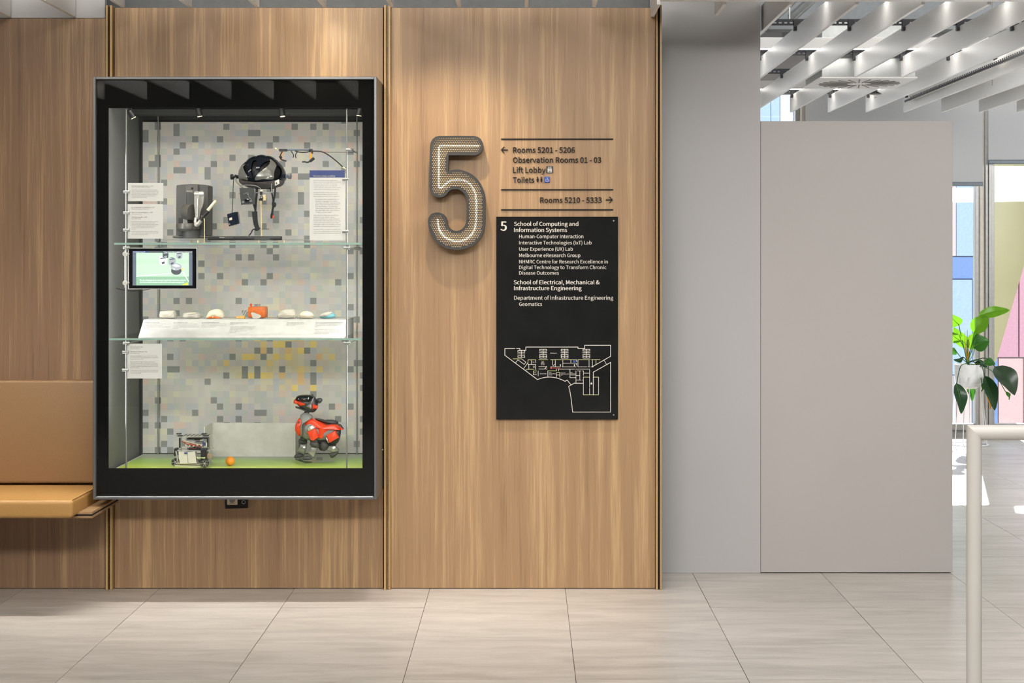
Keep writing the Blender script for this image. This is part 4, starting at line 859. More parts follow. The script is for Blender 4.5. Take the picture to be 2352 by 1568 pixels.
b = B(); tube(b, [P(*g3(1055, 780), Y-0.135), P(*g3(1070, 775), Y-0.137), P(*g3(1340, 768), Y-0.13), P(*g3(1535, 765), Y-0.12)], 0.0020, 8); tube(b, [P(*g3(1530, 768), Y-0.12), P(*g3(1528, 640), Y-0.11)], 0.002, 8); ball(b, P(*g3(1528, 762), Y-0.12), 0.0035, sub=2); obj('camera_bar', b, M['steel'], he, True)
b = B(); tube(b, spline([P(*g3(1010, 560), Y-0.06), P(*g3(1025, 610), Y-0.09), P(*g3(1065, 650), Y-0.12), P(*g3(1110, 700), Y-0.14)], 5), 0.0042, 8); obj('coiled_cable', b, M['mgrey'], he, True)
b = B(); tube(b, spline([P(*g3(1090, 662), Y-0.12), P(*g3(1200, 658), Y-0.14), P(*g3(1310, 672), Y-0.145), P(*g3(1370, 710), Y-0.14), P(*g3(1382, 735), Y-0.135)], 5), 0.0017, 8); obj('curved_wire', b, M['steel'], he, True)
b = B(); pbox(b, *[g3(v, 0)[0] for v in (1362, 1398)], *[g3(0, v)[1] for v in (725, 752)], Y-0.145, Y-0.125, 0.001, 1); obj('connector', b, M['white_plastic'], he)
b = B(); tube(b, [P(*g3(1380, 750), Y-0.135), P(*g3(1378, 800), Y-0.135)], 0.005, 10); tube(b, [P(*g3(1383, 833), Y-0.16), P(*g3(1383, 833), Y-0.12)], 0.0062, 18); pbox(b, *[g3(v, 0)[0] for v in (1345, 1400)], *[g3(0, v)[1] for v in (850, 882)], Y-0.14, Y-0.12, 0.001, 1); obj('eye_camera', b, M['black'], he, True)
b = B(); tube(b, [P(*g3(1383, 833), Y-0.1605), P(*g3(1383, 833), Y-0.1615)], 0.0035, 14); obj('camera_lens', b, M['steel'], he)
b = B(); pbox(b, *[g3(v, 0)[0] for v in (1400, 1444)], *[g3(0, v)[1] for v in (795, 880)], Y-0.135, Y-0.131, 0.001, 1); obj('pale_backplate', b, M['brass'], he)
# straps
def ribbon(bm, pix, wpx, Yf, th=0.0016):
    pts = spline([P(a, b_, Yf) for a, b_ in pix], 5); n = len(pts); L0 = []; 
    for i, p in enumerate(pts):
        d = (pts[min(i+1, n-1)]-pts[max(i-1, 0)]).normalized(); s = Vector((d.z, 0, -d.x)); wd = S(wpx if not isinstance(wpx, (list, tuple)) else wpx[0]+(wpx[1]-wpx[0])*i/(n-1), Yf)/2
        L0.append([bm.verts.new(p+s*wd), bm.verts.new(p-s*wd), bm.verts.new(p-s*wd+Vector((0, th, 0))), bm.verts.new(p+s*wd+Vector((0, th, 0)))])
    for i in range(n-1):
        for k in range(4): bm.faces.new((L0[i][k], L0[i][(k+1) % 4], L0[i+1][(k+1) % 4], L0[i+1][k]))
    bm.faces.new(L0[0][::-1]); bm.faces.new(L0[-1]); bmesh.ops.recalc_face_normals(bm, faces=bm.faces); return bm
b = B(); ribbon(b, [g3(*q) for q in ((1318, 700), (1312, 800), (1300, 930), (1295, 1045))], (6.5, 4.5), Y-0.06); ribbon(b, [g3(*q) for q in ((1255, 900), (1280, 960), (1300, 1045))], 4.5, Y-0.065); ribbon(b, [g3(*q) for q in ((1283, 1040), (1292, 1150), (1305, 1230), (1330, 1290))], (12.5, 9), Y-0.066, 0.004); ribbon(b, [g3(*q) for q in ((1290, 1290), (1255, 1305), (1235, 1345), (1200, 1388))], 2.6, Y-0.066); blob(b, [g3(*q) for q in ((1275, 1285), (1365, 1272), (1360, 1295), (1320, 1318), (1290, 1312))], Y-0.066, 0.005, 2, 5); obj('chin_strap', b, M['strap'], he)
b = B(); ribbon(b, [g3(*q) for q in ((1582, 690), (1575, 790), (1560, 880))], (3.5, 4), Y-0.04); ribbon(b, [g3(*q) for q in ((1510, 695), (1535, 790), (1552, 880))], (3, 4), Y-0.04); ribbon(b, [g3(*q) for q in ((1555, 880), (1552, 960), (1540, 1040), (1535, 1100))], 5.0, Y-0.042); blob(b, [g3(*q) for q in ((1535, 900), (1590, 912), (1596, 950), (1575, 980), (1535, 965))], Y-0.044, 0.005, 2, 5); blob(b, [g3(*q) for q in ((1520, 1060), (1550, 1070), (1562, 1100), (1545, 1140), (1512, 1132))], Y-0.044, 0.005, 2, 5); obj('side_strap', b, M['strap'], he)
b = B(); blob(b, [g3(*q) for q in ((1545, 1095), (1563, 1090), (1560, 1120), (1545, 1142), (1535, 1138))], Y-0.049, 0.004, 2, 5); obj('red_buckle', b, M['red'], he)
b = B(); tube(b, [P(*g3(1376, 880), Y-0.02), (P(*g3(1384, 0), Y-0.02).x, Y-0.02, zr)], [0.0040, 0.0025], 12); lathe(b, [(0.02, zr), (0.02, zr+.002), (0.004, zr+.004)], (P(*g3(1384, 0), Y-0.02).x, Y-0.02, 0), 20); obj('stand_rod', b, M['brass'], he, True)
b = B(); tube(b, [P(*g3(1385, 1291), Y-0.03), P(*g3(1495, 1291), Y-0.03)], 0.0013, 6); obj('strap_tail', b, M['black'], he)
# ---- eye-tracking glasses on a wire
Y = 7.30
def g4(x, y): return (620+x/6.272, 320+y/6.272)
t = thing('eye_tracking_glasses', 'wiry black eye-tracking glasses with orange joints floating right of the helmet', 'glasses', P(682, 374, Y))
b = B(); tube(b, spline([P(*g4(x, y), Y) for x, y in ((130, 155), (250, 152), (420, 150), (600, 152))], 4), 0.0042, 8); obj('brow_bar', b, M['slate'], t, True)
b = B(); pbox(b, *[g4(v, 0)[0] for v in (132, 248)], *[g4(0, v)[1] for v in (137, 172)], Y-0.008, Y+0.006, 0.001, 1); tube(b, [P(*g4(565, 152), Y), P(*g4(612, 160), Y)], 0.006, 8); obj('hinge_block', b, M['black'], t)
b = B(); tube(b, spline([P(*g4(x, y), Y+0.004) for x, y in ((305, 170), (325, 195), (340, 230), (332, 265))], 4), 0.0020, 8); tube(b, spline([P(*g4(x, y), Y+0.004) for x, y in ((405, 170), (380, 200), (366, 235), (378, 268))], 4), 0.0020, 8); obj('nose_rest', b, M['black'], t, True)
b = B(); tube(b, spline([P(*g4(x, y), Y) for x, y in ((360, 165), (440, 185), (520, 185), (590, 170), (680, 170), (760, 182), (850, 230), (930, 290), (1000, 350), (1050, 400))], 5), 0.0026, 8); obj('cable', b, M['black'], t, True)
b = B(); tube(b, spline([P(*g4(x, y), Y) for x, y in ((120, 160), (105, 150), (90, 130))], 4), 0.0018, 6); tube(b, spline([P(*g4(x, y), Y) for x, y in ((1040, 400), (1070, 410), (1090, 430))], 4), 0.0018, 6); pbox(b, *[g4(v, 0)[0] for v in (72, 96)], *[g4(0, v)[1] for v in (118, 140)], Y, Y+0.003); obj('wire_end', b, M['brass'], t)
for pts in (((178, 180), (168, 205), (158, 232)), ((600, 190), (592, 230), (585, 275))):
    b = B(); tube(b, [P(*g4(*q), Y-0.004) for q in pts], 0.0045, 8); obj('orange_joint', b, M['orange'], t, True)
b = B(); tube(b, spline([P(*g4(x, y), Y-0.006) for x, y in ((180, 175), (150, 240), (160, 285), (195, 300), (238, 312))], 4), 0.0032, 8); tube(b, [P(*g4(145, 240), Y-.006), P(*g4(165, 275), Y-.006)], 0.006, 8); obj('eye_camera', b, M['black'], t, True)
b = B(); tube(b, spline([P(*g4(x, y), Y-0.006) for x, y in ((465, 325), (500, 322), (540, 330), (575, 315), (635, 265))], 4), 0.0032, 8); tube(b, [P(*g4(575, 318), Y-.006), P(*g4(638, 268), Y-.006)], 0.0062, 8); tube(b, [P(*g4(598, 150), Y), P(*g4(604, 205), Y-.004)], 0.0055, 8); obj('eye_camera', b, M['black'], t, True)
t = thing('display_wire', 'fine horizontal wire with a steel clip carrying the glasses from the right rods', 'wire', P(800, 350, 7.2))
b = B(); tube(b, [P(*g4(740, 184), Y+.01), P(*g4(1250, 190), 7.76)], 0.0010, 6); obj('wire', b, M['black'], t)
b = B(); a0 = P(*g4(1095, 148), 7.150); a1 = P(*g4(1160, 150), 7.150); tube(b, [a0, a1], 0.0058, 14); tube(b, [a1, P(*g4(1245, 190), 7.7)], 0.0035, 10); obj('clip', b, M['steel'], t, True)

# ---- lower shelf: label plinth
pl = thing('label_plinth', 'long white sloped label plinth on the lower shelf under the row of mice', 'plinth', (-1.22, 7.4, SH2))
ya, yb_, yc = 7.20, 7.30, 7.60; xL, xR = P(317.5, 0, ya).x, P(790, 0, ya).x; zt = P(0, 733.5, yb_).z
b = B()
for yy0, yy1, q in ((0, 0, 0),):
    v = [b.verts.new(p) for p in ((xL, ya, SH2), (xL, yb_, zt), (xL, yc, zt), (xL, yc, SH2), (xR, ya, SH2), (xR, yb_, zt), (xR, yc, zt), (xR, yc, SH2))]
    for f in ((0, 1, 2, 3), (7, 6, 5, 4), (0, 4, 5, 1), (1, 5, 6, 2), (2, 6, 7, 3), (3, 7, 4, 0)): b.faces.new([v[i] for i in f])
bmesh.ops.recalc_face_normals(b, faces=b.faces); bmesh.ops.bevel(b, geom=b.edges[:], offset=0.001, segments=1, affect='EDGES'); obj('body', b, M['plinth'], pl)
sl = (zt-SH2)/(yb_-ya)
def onslope(px, py):
    k = (CH-SH2+sl*ya)/(sl+(py-HZ)/F); Yq = k   # solve z on slope = view ray
    return Vector(((px-VX)*Yq/F, Yq-0.0014, CH-(py-HZ)*Yq/F))
b = B()
def blk(lines, x, x1, y0, dy, full):
    for i, s in enumerate(lines): ptext(b, s, x-i*0.35, x-i*0.35+(x1-x)*min(1, len(s)/full), y0+i*dy, 1.9, 0, bold=0.008 if i == 0 else 0, res=1, dz=onslope)
blk(['Hawley Mark II X063X Mouse, 1983', 'Designed by Jack Hawley of The Mouse House, this', 'mouse was the basis for Digital Equipment', 'Corporation. At the time, a mechanical mouse used wheels of', 'two rollers.'], 333, 392, 741.3, 3.3, 58)
blk(['Apple Lisa A9M0050 Mouse, 1983', 'The Lisa mouse was one of the first commercial mice', 'to be sold to the consumer. The single button and', 'hard plastic shell were designed by Hovey-Kelley Design', 'for the Lisa.'], 398.5, 459, 741.3, 3.3, 56)
blk(['Microsoft Serial green-eyed mouse, 1983', 'Microsoft produced its first mouse for sale in 1983, at', 'a high price. It had two buttons and a steel ball, and', 'was sold with Word and Notepad.'], 464, 521, 741.3, 3.3, 56)
blk(['Engelbart & English prototype, Xerox', 'Replica of 1964', '', 'Douglas Engelbart and Bill English invented the first', 'computer mouse prototype at the Stanford Research', 'Institute. Known as a bug, it had a wood shell', 'and two metal wheels. The name came', 'from the cord.'], 529.5, 588, 741.8, 3.1, 52)
blk(['Apple Desktop Bus mouse, 1986-93', 'Apple Desktop Mouse II, 1993-98', 'USB Mouse, 1998'], 659, 702, 741.8, 3.2, 34)
blk(['With the growing popularity of the personal computer', 'the mouse moved from an exotic device to being a', 'common tool of desk and office, and later to', 'home.', '', 'Apple\'s mice from 1986 to 1998 show the changes', 'in shape: square corners to rounded, and eventually', 'as a round translucent form to match the computer,', 'with the same single button.'], 725, 788, 741.5, 3.15, 52)
obj('printed_text', b, M['ink_dark'], pl)
# ---- the mice
def mouse(name, lab, pix, T, m, Yc=7.42, power=0.35, extra=None):
    cx = sum(p[0] for p in pix)/len(pix); t = thing(name, lab, 'computer mouse', (P(cx, 0, Yc).x, Yc, zt), 'row of vintage mice on the label plinth')
    b = B(); blob(b, pix, Yc, T, 2, 9, power); dz = zt-min(v.co.z for v in b.verts); bmesh.ops.translate(b, verts=b.verts, vec=(0, 0, dz)); obj('shell', b, m, t, True)
    return t, dz
def g6(x, y): return (300+x/4.3556, 680+y/4.3556)
t, dz = mouse('computer_mouse', 'squarish cream mouse with a scooped front, first on the left of the plinth', [g6(*q) for q in ((290, 218), (292, 165), (305, 148), (345, 145), (420, 144), (445, 150), (456, 175), (458, 218), (370, 222))], 0.032, M['mouse_white'], power=.25)
b = B(); tube(b, spline([P(*g6(x, y), 7.386)+Vector((0, 0, dz)) for x, y in ((300, 150), (310, 190), (345, 205), (390, 190), (430, 150))], 4), 0.0008, 6); obj('button_seam', b, M['cream'], t, True)
b = B(); tube(b, spline([P(*g6(x, y), 7.44) for x, y in ((455, 195), (490, 203), (525, 205))], 4), 0.0012, 6); obj('cord', b, M['mouse_white'], t, True)
t, dz = mouse('computer_mouse', 'low oval cream mouse, second from the left on the plinth', [g6(*q) for q in ((525, 214), (527, 178), (545, 163), (610, 156), (675, 163), (694, 180), (698, 205), (690, 217), (610, 220))], 0.030, M['mouse_white'], power=.3)
b = B(); pprism(b, [g6(*q) for q in ((560, 170), (640, 164), (650, 172), (570, 178))], 7.388, 7.40); obj('button', b, M['cream'], t)
b = B(); tube(b, spline([P(*g6(x, y), 7.44) for x, y in ((694, 190), (720, 200), (755, 214))], 4), 0.0012, 6); obj('cord', b, M['mouse_white'], t, True)
t, dz = mouse('computer_mouse', 'tall domed cream mouse with a brown front opening, third from the left', [g6(*q) for q in ((757, 222), (765, 195), (785, 155), (830, 133), (890, 133), (925, 160), (937, 190), (925, 222), (840, 224))], 0.032, M['cream'], power=.4)
b = B(); blob(b, [g6(*q) for q in ((770, 222), (785, 207), (830, 198), (880, 210), (895, 222))], 7.395, 0.006, 2, 5); obj('front_opening', b, M['wood_orange'], t, True)
b = B(); ptext(b, 'DEPRAZ', g6(800, 0)[0], g6(850, 0)[0], g6(0, 192)[1], 1.4, 7.387, bold=.006, res=1); obj('badge', b, M['ink_dark'], t)
b = B(); ball(b, P(*g6(822, 210), 7.389), 0.0035, sub=2); obj('roller', b, M['brass'], t)
# wooden prototype
t = thing('wooden_mouse', 'orange wooden block mouse with a red button, tallest in the row', 'computer mouse', (P(591, 0, 7.43).x, 7.43, zt), 'row of vintage mice on the label plinth')
zl = lambda yy: zt+S((222-yy)/4.3556, 7.4)
b = B(); ax, bx_ = P(*g6(1172, 0), 7.40).x, P(*g6(1366, 0), 7.46).x; box(b, ax, bx_, 7.405, 7.48, zl(212), zl(104), 0.004, 3); obj('wooden_body', b, M['wood_orange'], t, True)
b = B(); q = P(*g6(1204, 0), 7.42); lathe(b, [(0.0035, zl(104)), (0.0035, zl(96)), (0.006, zl(92)), (0.006, zl(78)), (0.003, zl(74))], (q.x, 7.42, 0), 14); obj('red_button', b, M['red'], t, True)
b = B(); q = P(*g6(1255, 195), 7.40); pprism(b, smooth2([g6(*v) for v in ((1205, 165), (1235, 165), (1300, 192), (1302, 205), (1285, 220), (1225, 222), (1212, 195))], 3), 7.396, 7.404); obj('metal_wheel', b, M['mouse_white'], t)
b = B(); q = P(*g6(1335, 0), 7.43); lathe(b, [(0.008, zt), (0.008, zl(214)), (0.003, zl(210))], (q.x, 7.43, 0), 14); obj('foot_wheel', b, M['steel'], t, True)
b = B(); tube(b, [(P(*g6(1275, 0), 7.44).x, 7.44, zl(104)), (P(*g6(1282, 0), 7.44).x, 7.44, zl(70))], 0.0012, 6); tube(b, [(P(*g6(1295, 0), 7.44).x, 7.44, zl(104)), (P(*g6(1288, 0), 7.44).x, 7.44, zl(90))], 0.001, 6); obj('wire_ends', b, M['mouse_white'], t)
b = B(); tube(b, spline([P(*g6(x, y), 7.41) for x, y in ((1175, 135), (1150, 130), (1135, 150), (1125, 170), (1110, 192), (1135, 190), (1160, 150), (1175, 150))], 4), 0.0016, 6); obj('cord', b, M['mouse_white'], t, True)
b = B(); pbox(b, *[g6(v, 0)[0] for v in (1052, 1138)], *[g6(0, v)[1] for v in (193, 219)], 7.39, 7.415, 0.0018, 2); dz = zt-min(v.co.z for v in b.verts); bmesh.ops.translate(b, verts=b.verts, vec=(0, 0, dz)); o = tag(obj('wooden_plug', b, M['wood_orange2']), 'small ribbed amber plug lying left of the wooden mouse', 'plug')
for k in range(6):
    b = B(); pbox(b, *[g6(v, 0)[0] for v in (1060+12*k, 1065+12*k)], *[g6(0, v)[1] for v in (197, 217)], 7.3885, 7.391); bmesh.ops.translate(b, verts=b.verts, vec=(0, 0, dz)); obj('rib', b, M['brass'], o)
t, dz = mouse('computer_mouse', 'boxy cream mouse with stepped top, right of the wooden mouse', [g6(*q) for q in ((1476, 222), (1476, 185), (1500, 165), (1518, 138), (1600, 135), (1640, 145), (1645, 222))], 0.034, M['mouse_white'], power=.22)
b = B(); pbox(b, *[g6(v, 0)[0] for v in (1478, 1642)], *[g6(0, v)[1] for v in (190, 192)], 7.385, 7.40); obj('seam', b, M['cream'], t)
t, dz = mouse('computer_mouse', 'rounded cream mouse between the boxy mouse and the teal one', [g6(*q) for q in ((1690, 205), (1688, 185), (1710, 160), (1760, 148), (1810, 160), (1832, 185), (1830, 208), (1810, 221), (1710, 221))], 0.030, M['cream'], power=.42)
b = B(); pbox(b, *[g6(v, 0)[0] for v in (1692, 1828)], *[g6(0, v)[1] for v in (193, 195)], 7.388, 7.40); obj('seam', b, M['mouse_white'], t)
t, dz = mouse('computer_mouse', 'flat round mouse with a teal side, last on the right of the plinth', [g6(*q) for q in ((1888, 208), (1892, 190), (1930, 166), (2000, 160), (2045, 178), (2052, 200), (2020, 221), (1910, 221))], 0.030, M['teal'], power=.45)
b = B(); blob(b, [g6(*q) for q in ((1888, 200), (1900, 180), (1940, 162), (2000, 156), (2018, 160), (1995, 190), (1960, 204), (1905, 208))], 7.404, 0.022, 2, 7); bmesh.ops.translate(b, verts=b.verts, vec=(0, 0, dz)); obj('top_cover', b, M['mouse_white'], t, True)

# ---- case floor: goal, ball, robot, robot dog
FZ = iz0
t = thing('toy_goal', 'plain white three-sided goal box at the back of the display case floor', 'goal', (-1.25, 7.65, FZ))
gz = P(0, 971, 7.70).z; gx0_, gx1_ = P(488, 0, 7.70).x, P(683, 0, 7.70).x
b = B(); box(b, gx0_, gx1_, 7.70, 7.705, FZ, gz); obj('back_board', b, M['white_plastic'], t)
b = B(); box(b, gx0_-0.005, gx0_, 7.52, 7.705, FZ, gz); obj('side_board', b, M['white_plastic'], t)
b = B(); box(b, gx1_, gx1_+0.005, 7.60, 7.705, FZ, gz); obj('side_board', b, M['white_plastic'], t)
b = B(); c = P(528.7, 1049, 7.36); ball(b, (c.x, 7.36, FZ+0.0205), 0.0205, sub=4); tag(obj('table_tennis_ball', b, M['orange'], smooth=True), 'orange table tennis ball on the green printed floor', 'ball')
def g7(x, y): return (380+x/10.69, 960+y/10.69)
def zf(py, Y_): return P(0, py, Y_).z
Y = 7.30
rb_ = thing('soccer_robot', 'small open-framed wheeled soccer robot with exposed wiring on the case floor', 'robot', (P(443, 0, 7.32).x, 7.32, FZ))
def rp(x, y, Y_=Y): return P(*g7(x, y), Y_)
b = B(); pprism(b, [g7(*q) for q in ((215, 1075), (850, 1095), (860, 1130), (650, 1140), (240, 1125))], Y, Y+0.10); obj('bumper_rail', b, M['chrome_dull'], rb_)
b = B(); pprism(b, [g7(*q) for q in ((245, 1040), (850, 1050), (850, 1070), (250, 1060))], Y+0.002, Y+0.10); obj('base_plate', b, M['chrome_dull'], rb_)
b = B(); pprism(b, [g7(*q) for q in ((230, 1060), (860, 1072), (870, 1095), (225, 1080))], Y+0.006, Y+0.09); obj('chassis', b, M['black'], rb_)
b = B(); pprism(b, [g7(*q) for q in ((285, 715), (880, 722), (1105, 708), (1105, 728), (880, 748), (290, 735))], Y, Y+0.09); obj('middle_deck', b, M['chrome_dull'], rb_)
b = B(); pprism(b, smooth2([g7(*q) for q in ((320, 768), (340, 752), (450, 752), (540, 765), (700, 752), (722, 775), (755, 1010), (735, 1035), (380, 1045), (350, 1030))], 2), Y-0.012, Y+0.03); bt_ = obj('battery_pack', b, M['white_plastic'], rb_)
b = B(); pprism(b, [g7(*q) for q in ((538, 770), (544, 770), (560, 1040), (552, 1040))], Y-0.0135, Y-0.011); obj('centre_seam', b, M['mgrey'], bt_)
b = B(); pprism(b, [g7(*q) for q in ((458, 768), (538, 768), (534, 808), (462, 808))], Y-0.015, Y-0.011); obj('blue_tab', b, M['navy'], bt_)
b = B(); pprism(b, [g7(*q) for q in ((240, 735), (275, 735), (325, 1035), (300, 1038))], Y-0.006, Y-0.002); obj('side_strut', b, M['chrome_dull'], rb_)
# upper deck with ribs
zt2 = rp(0, 400).z
b = B()
vs = [rp(210, 375, Y+0.10), rp(310, 400, Y), rp(1055, 375, Y), rp(1020, 318, Y+0.11), rp(440, 328, Y+0.11), rp(260, 345, Y+0.11)]
xs0, xs1 = rp(310, 0).x, rp(1055, 0).x; box(b, xs0, xs1, Y, Y+0.10, zt2, zt2+0.003, 0.001, 1); obj('top_deck', b, M['chrome_dull'], rb_)
for k in range(7): b = B(); xx = xs0+0.018+0.017*k; box(b, xx, xx+0.002, Y+0.004, Y+0.098, zt2+0.003, zt2+0.006); obj('deck_rib', b, M['steel'], rb_)
for x, dy in ((345, 0.004), (320, 0.085), (988, 0.004), (945, 0.085)):
    q = rp(x, 385, Y+dy); b = B(); lathe(b, [(0.011, zt2+0.004), (0.012, zt2+0.006), (0.0115, zt2+0.008)], (q.x, Y+dy+0.01, 0), 20); obj('black_pad', b, M['black'], rb_, True)
b = B(); pprism(b, [g7(*q) for q in ((205, 370), (310, 392), (310, 402), (250, 392))], Y+0.01, Y+0.05); obj('corner_tab', b, M['chrome_dull'], rb_)
for x in (388, 1058, 1085, 545): 
    b = B(); dy = 0.0 if x in (388,) else (0.02 if x != 545 else 0.03); tube(b, [rp(x, 722, Y+dy), rp(x, 402 if x != 545 else 620, Y+dy)], 0.0020 if x != 388 else 0.0028, 8); obj('pillar', b, M['steel'], rb_, True)
b = B(); pbox(b, *[g7(v, 0)[0] for v in (530, 900)], *[g7(0, v)[1] for v in (425, 455)], Y+0.02, Y+0.06, 0.001, 1); obj('circuit_board', b, M['black'], rb_)
b = B(); pbox(b, *[g7(v, 0)[0] for v in (720, 910)], *[g7(0, v)[1] for v in (512, 560)], Y+0.015, Y+0.05, 0.001, 1); obj('circuit_board', b, M['mgrey'], rb_)
b = B(); pbox(b, *[g7(v, 0)[0] for v in (690, 820)], *[g7(0, v)[1] for v in (470, 492)], Y+0.015, Y+0.05, 0.001, 1); obj('heat_sink', b, M['steel'], rb_)
b = B(); pbox(b, *[g7(v, 0)[0] for v in (560, 850)], *[g7(0, v)[1] for v in (655, 715)], Y+0.01, Y+0.05, 0.001, 1); obj('motor_housing', b, M['black'], rb_)
b = B(); pbox(b, *[g7(v, 0)[0] for v in (905, 1035)], *[g7(0, v)[1] for v in (405, 440)], Y-0.004, Y+0.03, 0.001, 1); pbox(b, *[g7(v, 0)[0] for v in (1010, 1040)], *[g7(0, v)[1] for v in (405, 640)], Y+0.002, Y+0.03, 0.001, 1); pbox(b, *[g7(v, 0)[0] for v in (330, 360)], *[g7(0, v)[1] for v in (415, 660)], Y+0.05, Y+0.08, 0.001, 1); obj('black_bracket', b, M['black'], rb_)
b = B(); tube(b, [rp(955, 470, Y-0.004), rp(955, 470, Y+0.02)], 0.006, 14); obj('small_motor', b, M['slate'], rb_, True)
b = B(); tube(b, [rp(950, 520, Y), rp(950, 600, Y)], 0.0065, 12); obj('capacitor', b, M['navy'], rb_, True)
b = B(); tube(b, [rp(1005, 500, Y-0.006), rp(1005, 530, Y-0.006), rp(1005, 532, Y-0.006), rp(1005, 630, Y-0.006)], [0.0012, 0.0012, 0.0034, 0.0034], 10); obj('aerial', b, M['white_plastic'], rb_, True)
random.seed(11)
for k in range(16):
    m_ = [M['red_wire'], M['red_wire'], M['white_plastic'], M['black'], M['brass']][k % 5]; b = B()
    a0 = (random.uniform(400, 560), random.uniform(450, 640)); a1 = (random.uniform(640, 960), random.uniform(560, 660)); mid = ((a0[0]+a1[0])/2+random.uniform(-60, 60), max(a0[1], a1[1])+random.uniform(-60, 15))
    tube(b, spline([rp(*a0, Y+random.uniform(0, .03)), rp(*mid, Y+random.uniform(-.004, .02)), rp(*a1, Y+random.uniform(0, .03))], 6), random.uniform(0.0008, 0.0016), 6); obj('wire', b, m_, rb_, True)
for k in range(5):
    b = B(); ax = 480+95*k; pbox(b, *[g7(v, 0)[0] for v in (ax, ax+34)], *[g7(0, v)[1] for v in (575+12*(k % 3), 610+12*(k % 3))], Y-0.002, Y+0.01, 0.001, 1); obj('plug_connector', b, M['white_plastic'], rb_)
b = B(); tube(b, [rp(655+60*math.cos(a), 540+50*math.sin(a), Y+0.01) for a in [2*math.pi*k/16 for k in range(12)]], 0.0013, 6); obj('coiled_wire', b, M['steel'], rb_, True)
b = B(); pbox(b, *[g7(v, 0)[0] for v in (860, 1010)], *[g7(0, v)[1] for v in (680, 1000)], Y-0.006, Y+0.04, 0.003, 2); obj('drive_housing', b, M['black'], rb_)
b = B(); pbox(b, *[g7(v, 0)[0] for v in (205, 285)], *[g7(0, v)[1] for v in (672, 860)], Y+0.03, Y+0.07, 0.003, 2); obj('side_motor', b, M['black'], rb_)
b = B(); pprism(b, smooth2([g7(*q) for q in ((770, 870), (800, 892), (940, 892), (965, 880), (965, 922), (870, 910), (775, 918))], 2), Y-0.012, Y-0.004); obj('kicker_plate', b, M['pale_green'], rb_)
def wheel(x, y, rpx, Yw, spokes=6, mt=M['black']):
    c = rp(x, y, Yw); r_ = S(rpx/10.69, Yw); b = B(); lathe(b, [(r_*.72, -0.005), (r_, -0.004), (r_, 0.010), (r_*.72, 0.011)], c, 28, 'Y'); o = obj('wheel', b, mt, rb_, True)
    b = B(); lathe(b, [(r_*.18, -0.007), (r_*.30, -0.006), (r_*.30, 0.0)], c, 16, 'Y')
    for k in range(spokes):
        a = 2*math.pi*k/spokes; d = Vector((math.cos(a), 0, math.sin(a))); tube(b, [c+d*r_*.2+Vector((0, -.005, 0)), c+d*r_*.98+Vector((0, -.005, 0))], 0.0016, 6)
    obj('hub', b, M['steel'], o, True)
    for k in range(spokes):
        a = 2*math.pi*(k+.5)/spokes; d = Vector((math.cos(a), 0, math.sin(a))); b = B(); ball(b, c+d*r_*.80+Vector((0, -.003, 0)), r_*.27, sub=2); obj('side_roller', b, M['dgrey_dk'], o, True)
wheel(965, 1045, 96, Y-0.012); wheel(250, 1010, 100, Y+0.03); wheel(815, 1000, 55, Y+0.06, 5)
for x, y, r_, mm in ((1085, 852, 70, 'tan_gear'), (1108, 965, 46, 'steel')):
    c = rp(x, y, Y+0.012); rr_ = S(r_/10.69, Y); b = B()
    pts = []
    for k in range(72): a = 2*math.pi*k/72; q = rr_*(1.0 if k % 4 < 2 else 0.94); pts.append((c.x+q*math.cos(a), c.z+q*math.sin(a)))
    prism(b, pts, Y+0.008, Y+0.014); lathe(b, [(rr_*.1, 0.0), (rr_*.22, 0.001), (rr_*.22, 0.01)], c-Vector((0, 0.007, 0)), 14, 'Y'); obj('gear', b, M[mm], rb_)
b = B(); tube(b, spline([rp(1090, 640, Y+.02), rp(1125, 650, Y+.02), rp(1130, 690, Y+.02), rp(1100, 720, Y+.02)], 4), 0.0008, 6); obj('loose_wire', b, M['brass'], rb_, True)
b = B(); tube(b, [rp(1110, 1010, Y+.02), rp(1110, 1040, Y+.02)], 0.004, 10); tube(b, [rp(1050, 1000, Y+.01), rp(1130, 1065, Y+.01)], 0.0035, 8); obj('axle_bracket', b, M['mgrey'], rb_)
# the lowest point sits on the pitch
mz = min((o.matrix_local.translation.z+ORG[rb_].z+v.co.z) for o in rb_.children for v in o.data.vertices)
rb_.location.z += FZ-mz-0.0002
# ---- acrylic base and robot dog
def g8(x, y): return (640+x/7.842, 890+y/7.842)
Y = 7.46
bh = 0.0155
t = thing('acrylic_block', 'thick clear acrylic block under the red robot dog', 'display stand', (-0.944, 7.437, FZ))
b = B(); box(b, -0.070, 0.070, -0.094, 0.094, FZ, FZ+bh, 0.001, 1, M=Matrix.Translation((-0.944, 7.437, 0)) @ Matrix.Rotation(math.radians(27), 4, 'Z')); obj('clear_slab', b, M['acrylic_solid'], t)
dog = thing('robot_dog', 'red and grey robot dog standing on a clear acrylic block, head turned left', 'robot dog', (P(*g8(700, 0), Y).x, Y, FZ+bh))
def D(name, pix, T, m, dy=0.0, power=0.45, par=None, n=3, shear=0.0):
    b = B(); blob(b, [g8(*q) for q in pix], Y+dy, T, n, 9, power, shear); return obj(name, b, m, par or dog, True)
D('torso', ((430, 620), (500, 560), (620, 550), (750, 600), (860, 650), (1000, 650), (1090, 700), (1115, 780), (1085, 920), (1010, 1000), (900, 960), (780, 960), (640, 950), (520, 940), (430, 880), (400, 760)), 0.048, M['mgrey'], 0.0, .35)
D('back_shell', ((460, 655), (520, 570), (620, 553), (740, 600), (880, 660), (960, 652), (1050, 662), (1172, 752), (1060, 742), (960, 742), (890, 800), (840, 880), (800, 932), (740, 925), (700, 810), (690, 700), (640, 645), (560, 630)), 0.050, M['red'], -0.006, .28)
